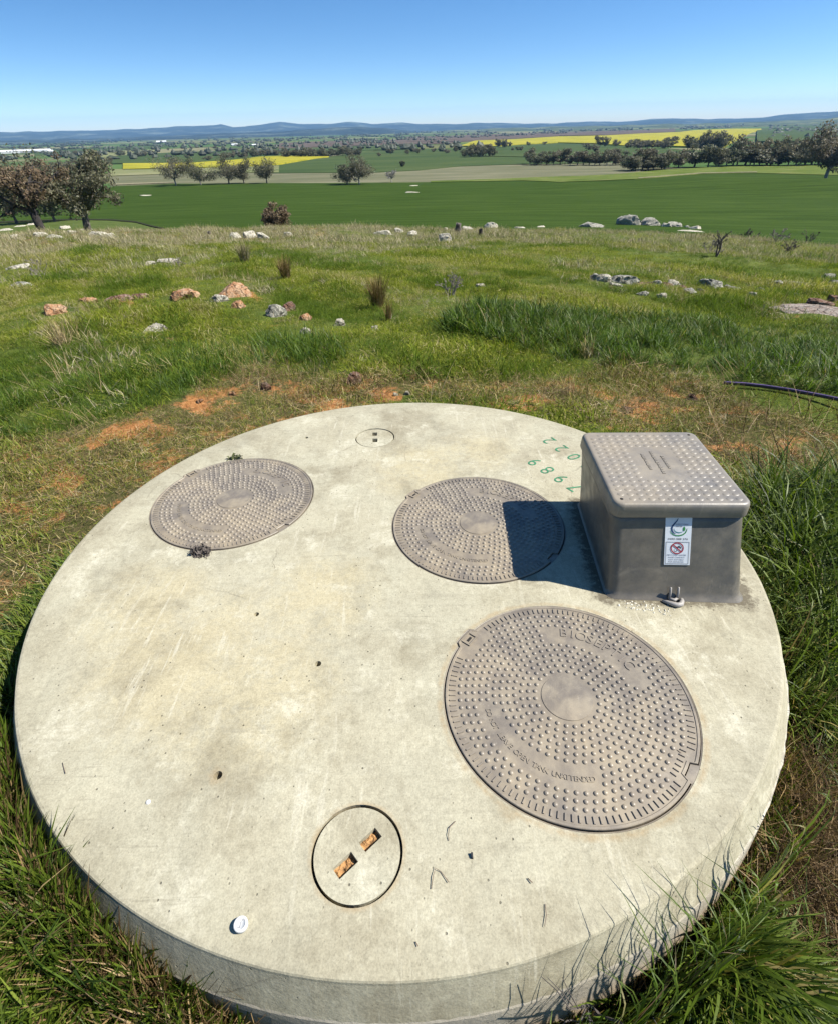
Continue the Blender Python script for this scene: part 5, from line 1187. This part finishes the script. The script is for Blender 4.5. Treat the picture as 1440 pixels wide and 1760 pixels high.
def scatter(name, label, P, scl, tufts, tilt=.15, seed=0, cat='grass', pick=None):
    P = np.asarray(P, float); n = len(P); rs = np.random.default_rng(seed)
    me = bpy.data.meshes.new(name); me.vertices.add(n); me.vertices.foreach_set('co', P.astype(np.float32).ravel()); me.update()
    float_attr(me, 'scl', scl); a = me.attributes.new('rot', 'FLOAT_VECTOR', 'POINT')
    rot = np.stack([rs.normal(0, tilt, n), rs.normal(0, tilt, n), rs.uniform(0, 6.283, n)], -1).astype(np.float32); a.data.foreach_set('vector', rot.ravel())
    a = me.attributes.new('pick', 'INT', 'POINT'); a.data.foreach_set('value', (rs.integers(0, len(tufts), n) if pick is None else pick(P[:, 0], P[:, 1], rs)).astype(np.int32))
    o = bpy.data.objects.new(name, me); COL.objects.link(o)
    ng = bpy.data.node_groups.new(name, 'GeometryNodeTree'); ng.interface.new_socket('Geometry', in_out='INPUT', socket_type='NodeSocketGeometry'); ng.interface.new_socket('Geometry', in_out='OUTPUT', socket_type='NodeSocketGeometry')
    gi = ng.nodes.new('NodeGroupInput'); go = ng.nodes.new('NodeGroupOutput'); ip = ng.nodes.new('GeometryNodeInstanceOnPoints'); jn = ng.nodes.new('GeometryNodeJoinGeometry')
    for t in tufts:
        oi = ng.nodes.new('GeometryNodeObjectInfo'); oi.inputs['Object'].default_value = t; oi.inputs['As Instance'].default_value = False
        g2 = ng.nodes.new('GeometryNodeGeometryToInstance'); ng.links.new(oi.outputs['Geometry'], g2.inputs[0]); ng.links.new(g2.outputs[0], jn.inputs[0])
    def na(nm, ty):
        q = ng.nodes.new('GeometryNodeInputNamedAttribute'); q.data_type = ty; q.inputs['Name'].default_value = nm; return q.outputs['Attribute']
    ng.links.new(gi.outputs[0], ip.inputs['Points']); ng.links.new(jn.outputs[0], ip.inputs['Instance']); ip.inputs['Pick Instance'].default_value = True
    ng.links.new(na('pick', 'INT'), ip.inputs['Instance Index']); ng.links.new(na('rot', 'FLOAT_VECTOR'), ip.inputs['Rotation']); ng.links.new(na('scl', 'FLOAT'), ip.inputs['Scale'])
    ng.links.new(ip.outputs[0], go.inputs[0])
    md = o.modifiers.new('scatter', 'NODES'); md.node_group = ng
    tag(o, label, cat, None, 'stuff'); return o
GR = np.random.default_rng(77)
PG = [(.060, .100, .012, 4), (.085, .130, .018, 4), (.130, .175, .030, 2), (.032, .058, .009, 3.5), (.26, .23, .10, .7), (.12, .085, .05, .5)]           # lush greens
PD_ = [(.045, .090, .010, 4), (.064, .118, .014, 3), (.105, .165, .026, 1.8), (.030, .060, .008, 2.4)]                                # dark lush
PM = [(.118, .155, .020, 4), (.150, .178, .028, 3), (.195, .205, .045, 2), (.075, .108, .014, 2.5), (.32, .28, .15, 1)]             # paddock
PY = [(.12, .150, .020, 4), (.16, .155, .036, 3), (.24, .185, .070, 2.2), (.36, .29, .16, 1.3), (.075, .118, .014, 4), (.06, .048, .022, 2)]                  # dry
PS = [(.36, .30, .19, 3), (.28, .22, .13, 3), (.45, .39, .27, 1.5), (.17, .12, .07, 2)]                                            # straw
PB = [(.15, .105, .062, 3), (.075, .05, .03, 3.5), (.24, .175, .10, 2), (.34, .27, .18, .7)]                                             # dead thatch
lush = [tuft_obj('lush_tuft', [dict(n=40, rad=.085, h=(.10, .30), w=(.0025, .0075), palette=PG, lean=.7, curl=1.25), dict(n=3, rad=.08, h=(.14, .28), w=(.002, .004), palette=PS, lean=.9)], GR, M_GRASS) for _ in range(5)]
dense = [tuft_obj('dense_tuft', [dict(n=44, rad=.10, h=(.14, .30), w=(.005, .010), palette=PD_, lean=.6, curl=1.1, seg=3)], GR, M_GRASS) for _ in range(4)]
long_ = [tuft_obj('long_tuft', [dict(n=30, rad=.07, h=(.22, .42), w=(.004, .008), palette=PG, lean=.75, curl=1.6)], GR, M_GRASS) for _ in range(5)]
midt = [tuft_obj('paddock_tuft', [dict(n=44, rad=.13, h=(.03, .085), w=(.003, .006), palette=PM, lean=.9, curl=1.0, seg=3)], GR, M_GRASS) for _ in range(5)]
PMB = [(.160, .200, .020, 4), (.195, .225, .030, 3), (.120, .165, .017, 2), (.29, .27, .10, .8)]
PMD = [(.062, .108, .012, 4), (.085, .132, .017, 3), (.118, .162, .026, 1.5)]
PMO = [(.20, .205, .050, 3), (.15, .175, .032, 3), (.31, .275, .14, 1.5), (.38, .34, .21, 1)]
fam = []
for pal, hh_ in ((PMD, (.06, .15)), (PM, (.03, .085)), (PMB, (.03, .08)), (PMO, (.03, .10))):
    for _ in range(3): fam.append(tuft_obj('paddock_tuft', [dict(n=52, rad=.15, h=hh_, w=(.003, .006), palette=pal, lean=1.25, curl=1.0, seg=3)], GR, M_GRASSM))
def pick_fam(f1, f2, bias=0.0):
    def fn(x, y, rs):
        q = nz(x, y, f1, 3)*.8+nz(x, y, f2, 7)*.8+rs.normal(0, .35, len(x))+bias
        return np.digitize(q, [-.75, .0, .85])*3+rs.integers(0, 3, len(x))
    return fn
leafy = [tuft_obj('leafy_tuft', [dict(n=44, rad=.12, h=(.06, .16), w=(.0025, .005), palette=PD_, lean=.7, curl=1.1, seg=3)], GR, M_GRASS) for _ in range(4)]
dryt = [tuft_obj('dry_tuft', [dict(n=46, rad=.12, h=(.02, .075), w=(.0018, .0035), palette=PY, lean=1.2, curl=.9, seg=3), dict(n=12, rad=.12, h=(.03, .12), w=(.0012, .0025), palette=PS, lean=1.2, curl=.6, seg=3, lie=.8)], GR, M_DRYG) for _ in range(5)]
thatch = [tuft_obj('thatch_tuft', [dict(n=60, rad=.11, h=(.05, .20), w=(.0010, .0024), palette=PB, lean=1.3, curl=.8, seg=3, lie=.5)], GR, M_DRYG) for _ in range(4)]
straw = [tuft_obj('straw_tuft', [dict(n=14, rad=.06, h=(.10, .30), w=(.0015, .003), palette=PS, lean=.8, curl=.5, seg=3)], GR, M_DRYG) for _ in range(4)]
greyt = [tuft_obj('grey_tuft', [dict(n=44, rad=.15, h=(.05, .16), w=(.003, .006), palette=[(.27, .245, .175, 3), (.20, .185, .12, 3), (.36, .33, .25, 2), (.14, .17, .045, 2.4)], lean=.9, curl=.8, seg=2)], GR, M_DRYG) for _ in range(4)]

def sample(dens_max, d0, d1, seed, azw=47):
    rs = np.random.default_rng(seed); area = math.radians(2*azw)/2*(d1*d1-d0*d0); n = int(area*dens_max)
    d = np.sqrt(rs.uniform(d0*d0, d1*d1, n)); a = rs.uniform(-R(azw), R(azw), n); x, y = d*np.sin(a), d*np.cos(a); return x, y, d, rs
def sample_box(dens, x0, x1, y0, y1, seed):
    rs = np.random.default_rng(seed); n = int((x1-x0)*(y1-y0)*dens); x = rs.uniform(x0, x1, n); y = rs.uniform(y0, y1, n); return x, y, np.hypot(x, y), rs
def zones(x, y):
    z = H(x, y); s, u, v, dz = soil_field(x, y)
    dr_ = np.full(x.shape, 9.0)
    for (rx_, ry_, rr_) in RP: dd_ = np.hypot(x-rx_, y-ry_-0.0)/(rr_+.06); bl_ = np.hypot(x-rx_*(1-.35*rr_/np.hypot(rx_, ry_)), y-ry_*(1-.35*rr_/np.hypot(rx_, ry_)))/(rr_+.06); dr_ = np.minimum(dr_, np.minimum(dd_, bl_))
    inb = (dr_ > 1.0) & (u > -140) & (u < 1580) & (v < 1990) & (dz > .15); off = np.hypot(x-TC[0], y-TC[1])
    return z, s, u, v, inb, off
# near band, 0..12 m
def place(name, label, smp, cond, tufts, sc, seed, tilt=.15, rmin=1.375, pick=None):
    x, y, d, rs = smp; z, s, u, v, inb, off = zones(x, y)
    keep = inb & (off > rmin) & (rs.random(len(x)) < cond(x, y, d, s, u, v, off)); P = np.stack([x, y, z], -1)[keep]
    scl = sc(d[keep], rs.random(keep.sum()))*np.clip(1+.38*nz(x[keep], y[keep], .9 if d[keep].mean() < 14 else .5, seed), .55, 1.7); scatter(name, label, P, scl, tufts, tilt, seed, 'grass', pick); return keep.sum()
inz = lambda u, v, Z: inpoly(u, v, Z).astype(float)
near = sample_box(760, -2.9, 3.2, -.6, 3.2, 1)
c_lushnear = lambda x, y, d, s, u, v, off: np.where((v > 1050) & (u < 640) & (inz(u, v, Z_DRY) < .5), 1.0, 0)*np.where(u > 430, .25, 1)
cnt = []
cnt.append(place('lush_grass', 'long green grass growing round the front left of the tank', near, c_lushnear, lush, lambda d, r: .45+.6*r, 1, .15, 1.45))
near2 = sample_box(420, -.3, 3.6, -.6, 2.9, 2)
c_r = lambda x, y, d, s, u, v, off: inz(u, v, Z_TALLR)*(1-.9*inz(u, v, Z_THATCH))*np.where(v > 1500, .55, 1)
cnt.append(place('tall_grass', 'tall arching green grass right of the tank', near2, c_r, long_, lambda d, r: .55+.45*r, 2, .25, 1.44))
near2b = sample_box(300, -.3, 3.6, -.6, 2.9, 22)
c_rb = lambda x, y, d, s, u, v, off: np.where((v > 1600) & (u > 760), .75, 0)
cnt.append(place('lush_grass', 'green grass growing against the front right of the tank', near2b, c_rb, lush, lambda d, r: .5+.5*r, 23, .25, 1.46))
near3 = sample_box(1300, -1.5, 2.9, -.6, 1.9, 3)
c_t = lambda x, y, d, s, u, v, off: np.maximum(inz(u, v, Z_THATCH), np.where((v > 1640) & (u > 260) & (u < 900), .7, 0))
cnt.append(place('dead_thatch', 'matted dead brown grass against the tank wall', near3, c_t, thatch, lambda d, r: .6+.8*r, 3, .5))
# dry trampled zone
mid1 = sample(330, 1.4, 12.5, 4)
c_d = lambda x, y, d, s, u, v, off: np.clip(inz(u, v, Z_DRY)*(1.05-s*1.35), 0.04, 1)*(inz(u, v, Z_DRY) > .5)*np.clip(.75+.4*nz(x, y, 2.3), .25, 1)
cnt.append(place('dry_grass', 'short trampled dry grass on the bare soil round the tank', mid1, c_d, dryt, lambda d, r: .6+.7*r, 4, .2))
mid1b = sample(170, 1.4, 9, 5)
c_d2 = lambda x, y, d, s, u, v, off: inz(u, v, Z_DRY)*np.clip(nz(x, y, 1.7, 1)*.8+.15+.25*(x > 0), 0, 1)*(1-s)
cnt.append(place('green_regrowth', 'green regrowth among the dry grass round the tank', mid1b, c_d2, midt, lambda d, r: .6+.5*r, 5))
mid1c = sample(26, 1.4, 9, 55)
cnt.append(place('straw_litter', 'loose straw stalks lying over the dry ground', mid1c, lambda x, y, d, s, u, v, off: inz(u, v, Z_DRY)*.8, thatch, lambda d, r: .7+.7*r, 56, .5))
# lush patches
mid2 = sample(240, 2, 12.5, 6)
cnt.append(place('lush_grass', 'dense dark green grass patch left behind the tank', mid2, lambda x, y, d, s, u, v, off: inz(u, v, Z_LUSHL)*np.clip(.55+.55*nz(x, y, 1.6, 2), .1, .95), leafy+fam[:3], lambda d, r: .5+.6*r, 6))
mid3 = sample(120, 2.5, 14, 7)
cnt.append(place('tall_grass', 'strip of tall dark green grass behind the pump box', mid3, lambda x, y, d, s, u, v, off: inz(u, v, Z_LUSHR)*np.clip(.7+.4*nz(x, y, 1.4, 5), .25, .95), dense+lush[:3], lambda d, r: .5+.45*r, 7, .2))
# general paddock 2..14 m
mid4 = sample(170, 2, 14, 8)
c_m = lambda x, y, d, s, u, v, off: (1-inz(u, v, Z_DRY))*(1-.8*inz(u, v, Z_LUSHR))*(1-.35*inz(u, v, Z_LUSHL))*(v < 1000)*(1-s*.95)*(u > -140)
cnt.append(place('paddock_grass', 'short green paddock grass on the slope', mid4, c_m, fam, lambda d, r: .6+.5*r, 8, .2, 1.375, pick_fam(.9, 2.7)))
mid5 = sample(20, 2.5, 16, 9)
cnt.append(place('dead_stalks', 'pale dead grass stalks among the green', mid5, lambda x, y, d, s, u, v, off: (v < 760)*np.clip(nz(x, y, 1.1, 4)*.8+.1, 0, 1)*(1-inz(u, v, Z_LUSHR)*.9), straw+greyt, lambda d, r: .5+.6*r, 9, .3))
far1 = sample(42, 13.5, 27, 10)
gcond = lambda x, y, d: np.clip((d-17)/16+np.where(x < 0, .12, -.05)+.22*nz(x, y, .45, 2), 0, .92)
cnt.append(place('paddock_grass', 'green paddock grass farther down the slope', far1, lambda x, y, d, s, u, v, off: (1-gcond(x, y, d))*(1-s*.9), fam, lambda d, r: .9+.7*r, 10, .2, 1.375, pick_fam(.45, 1.3)))
far1g = sample(16, 12, 27, 12)
cnt.append(place('grey_dry_grass', 'greyish dry grass mixed into the slope', far1g, lambda x, y, d, s, u, v, off: gcond(x, y, d)*(1-s*.7), greyt, lambda d, r: .9+.9*r, 12))
far2 = sample(14, 26, 46, 11)
cnt.append(place('paddock_grass', 'green grass near the brow of the slope', far2, lambda x, y, d, s, u, v, off: (1-gcond(x, y, d))*np.where(x > 0, 1, .7), fam, lambda d, r: 1.5+1.2*r, 13, .2, 1.375, pick_fam(.3, .8)))
far2g = sample(8, 26, 48, 14)
cnt.append(place('grey_dry_grass', 'grey dry grass along the brow', far2g, lambda x, y, d, s, u, v, off: gcond(x, y, d)*np.where(x > 6, .45, .9), greyt, lambda d, r: 1.3+1.4*r, 15))
print('TUFTS', cnt, sum(cnt))

def yaw_out(x, y): return np.arctan2(y-TC[1], x-TC[0])
outer_t = []
for _ in range(4):
    V_, Q_, C_ = blades(30, .03, (.10, .26), (.004, .0085), GR, PG, .6, 1.2)
    # keep blades on the outer half plane
    m_ = 10; B_ = V_.reshape(-1, m_, 3); tipx = B_[:, -1, 0]; B_[tipx < .0, :, 0] *= -1; V_ = B_.reshape(-1, 3)
    me = fast_mesh('rim_tuft', V_, Q_, True); color_attr(me, 'tint', C_); me.materials.append(M_GRASS); outer_t.append(bpy.data.objects.new('rim_tuft', me))
def rim_points(a0, a1, n, seed, r0=1.378, r1=1.50):
    rs = np.random.default_rng(seed); a = np.radians(rs.uniform(a0, a1, n)); r = rs.uniform(r0, r1, n); x = TC[0]+r*np.cos(a); y = TC[1]+r*np.sin(a); return x, y, a, rs
for k, (a0, a1, n_, sc0) in enumerate(((170, 250, 950, .42), (250, 282, 160, .32), (286, 304, 150, .7), (-25, 25, 260, .6))):
    x, y, a, rs = rim_points(a0, a1, n_, 300+k); P_ = np.stack([x, y, H(x, y)-.005], -1)
    o = scatter('rim_grass', ['long grass hiding the tank wall on the left', 'thin grass at the foot of the front wall', 'bright grass at the front right foot of the tank', 'grass leaning away from the right side of the tank'][k], P_, sc0+.5*rs.random(n_), outer_t, 0, 300+k)
    o.data.attributes['rot'].data.foreach_set('vector', np.stack([np.zeros(n_), np.zeros(n_), a+rs.uniform(-.5, .5, n_)], -1).astype(np.float32).ravel())
upr = [tuft_obj('wall_foot_tuft', [dict(n=22, rad=.018, h=(.04, .13), w=(.0025, .006), palette=[PG, PB, PG+PB, PMD][q], lean=.35, curl=.55, seg=3)], GR, M_GRASS) for q in range(4)]
for k, (a0, a1, n_, sc0, lab_) in enumerate(((165, 212, 420, .45, 'short grass packed against the left wall of the tank'), (212, 250, 760, 1.25, 'grass and dead blades packed against the front left wall of the tank'), (250, 288, 480, 1.15, 'low weeds at the foot of the front wall of the tank'), (288, 345, 320, .95, 'dead and green blades packed against the front right wall of the tank'), (-15, 60, 420, .6, 'grass packed against the right wall of the tank'))):
    x, y, a, rs = rim_points(a0, a1, n_, 500+k, 1.348, 1.43); scatter('wall_foot_grass', lab_, np.stack([x, y, H(x, y)-.004], -1), sc0*(.7+.6*rs.random(n_)), upr, .08, 500+k)
def arching(name, label, spots, mat, pal, seed, w=(.006, .011)):
    rs = np.random.default_rng(seed); Vs, Qs, Cs, o = [], [], [], 0
    for (adeg, hgt, reach, n_) in spots:
        for _ in range(n_):
            a = R(adeg+rs.uniform(-2.5, 2.5)); rr_ = rs.uniform(1.385, 1.43); hg = hgt*rs.uniform(.6, 1.15); rc = reach*rs.uniform(-.2, 1.1); side = rs.normal(0, .07)
            bx, by = TC[0]+rr_*math.cos(a), TC[1]+rr_*math.sin(a); bz = float(H(bx, by))-.01; seg = 7; wd = rs.uniform(*w)
            col = np.array(pal[rs.choice(len(pal), p=np.array([q[3] for q in pal])/sum(q[3] for q in pal))][:3])*rs.uniform(.7, 1.25); P_ = []
            for t in np.linspace(0, 1, seg+1):
                z = bz+(hg-bz)*(1-(1-min(1, t*1.55))**2)-max(0, t-.62)*hg*.35; ins = rc*max(0, t-.28)**1.5*1.6
                ra = rr_-ins; x = TC[0]+ra*math.cos(a)-side*t*t*math.sin(a); y = TC[1]+ra*math.sin(a)+side*t*t*math.cos(a)
                if math.hypot(x-TC[0], y-TC[1]) < 1.345: z = max(z, .012)
                P_.append((x, y, z))
            P_ = np.array(P_); d = np.gradient(P_, axis=0); sd = np.stack([-d[:, 1], d[:, 0], 0*d[:, 0]], -1); sd /= np.linalg.norm(sd, axis=1)[:, None]+1e-9; sd = sd+np.array([math.sin(a)*.8, -math.cos(a)*.8, 0])*0; wt = wd*.5*np.interp(np.linspace(0, 1, seg+1), [0, .3, .75, 1], [.8, 1, .7, .05])[:, None]
            tw = np.array([-math.sin(a), math.cos(a), 0]); sd = tw[None]*(.7)+sd*.3
            V = np.stack([P_-sd*wt, P_+sd*wt], 1).reshape(-1, 3); q = np.array([[2*k, 2*k+1, 2*k+3, 2*k+2] for k in range(seg)])+o
            Vs.append(V); Qs.append(q); Cs.append(np.tile(col, (len(V), 1))); o += len(V)
    me = fast_mesh(name, np.concatenate(Vs), np.concatenate(Qs), True); color_attr(me, 'tint', np.concatenate(Cs)); ob = link(name, me, mat); tag(ob, label, 'grass', None, 'stuff'); return ob
arching('arching_grass', 'long grass blades arching over the rim of the tank', [(222, -.02, .03, 8), (228, .02, .05, 14), (233, .03, .05, 14), (238, .05, .07, 14), (243, .05, .07, 14), (248, .04, .06, 14), (254, .02, .04, 14), (260, .02, .04, 12), (280, .0, .04, 10), (282, .02, .06, 8), (286, .05, .10, 8), (291, .08, .14, 18), (296, .10, .16, 20), (301, .09, .14, 18), (307, .07, .10, 10), (314, .04, .06, 6), (-20, .06, .06, 5), (5, .05, .05, 8), (12, .06, .05, 8)], M_GRASS, PG, 41)
arching('arching_dead_grass', 'dead brown blades arching over the front rim of the tank', [(226, .05, .05, 6), (236, .08, .08, 6), (246, .02, .03, 10), (254, .0, .02, 14), (262, .0, .02, 14), (270, -.04, .01, 12), (293, .12, .14, 6), (300, .08, .12, 4), (322, .03, .05, 6), (332, .02, .04, 8), (342, .03, .06, 8)], M_DRYG, PB+[(.03, .025, .02, 6)], 42, (.0012, .003))
V_, Q_, C_ = blades(7, .03, (.07, .13), (.028, .042), np.random.default_rng(8), [(.075, .135, .022, 1)], .9, 1.0)
me = fast_mesh('dock_leaves', V_, Q_, True); color_attr(me, 'tint', C_); me.materials.append(M_GRASS); dk = bpy.data.objects.new('dock_weed', me); COL.objects.link(dk)
gx, gy = [float(q) for q in flat(418, 1752, -.3)]; dk.location = (gx, gy, float(H(gx, gy))+.02); tag(dk, 'broad-leaved green weed at the foot of the front wall', 'weed')
# rush clumps
def rush(u, v, w, h, label, n, seed, pal):
    p, hh, ww, dz = px_size(u, v, h, w, None, 2.5); rs = np.random.default_rng(seed); bw = max(.0022, dz/FPX*.45)
    V, Q, C_ = blades(n, ww*.16, (hh*.55, hh*1.1), (bw, bw*1.8), rs, pal, lean=.55*ww/hh+.1, curl=.25, seg=3)
    me = fast_mesh('rush_clump', V, Q, False); color_attr(me, 'tint', C_); me.materials.append(M_DRYG); o = bpy.data.objects.new('rush_clump', me); COL.objects.link(o); o.location = p; tag(o, label, 'rush clump'); return o
PR = [(.20, .14, .075, 3), (.13, .10, .05, 3), (.28, .21, .12, 1), (.09, .095, .03, 2)]
rush(650, 532, 58, 56, 'big brown upright rush clump in the middle of the grass', 420, 1, PR)
rush(668, 550, 30, 36, 'smaller brown rush clump in front of the big one', 120, 2, PR)
rush(494, 486, 46, 38, 'brown rush clump up the slope left of the big one', 260, 3, PR)
rush(424, 458, 40, 36, 'greyish farther rush clump near the top of the slope', 220, 4, [(.20, .18, .13, 3), (.13, .13, .07, 2)])
rush(110, 600, 70, 50, 'pale dead tussock in the left grass', 160, 5, PS)
rush(1010, 612, 50, 40, 'thin pale seeding tussock before the dark grass strip', 60, 6, PS)

# ------------------------------------------------------------------ haze
hz, nt, _p, out = mat_new('air_haze'); nt.nodes.remove(_p)
pv = N(nt, 'VolumePrincipled'); pv.inputs['Color'].default_value = (.34, .63, 1.0, 1); pv.inputs['Density'].default_value = 4.2e-5; pv.inputs['Anisotropy'].default_value = .0
nt.links.new(pv.outputs[0], out.inputs['Volume'])
S = 19000
Vb = [(x, y, z) for z in (-130, 420) for x, y in ((-S, -S), (S, -S), (S, S), (-S, S))]
hb = mesh_obj('haze', Vb, [(0, 3, 2, 1), (4, 5, 6, 7), (0, 1, 5, 4), (1, 2, 6, 5), (2, 3, 7, 6), (3, 0, 4, 7)], hz); tag(hb, kind='stuff')
bpy.context.view_layer.update()
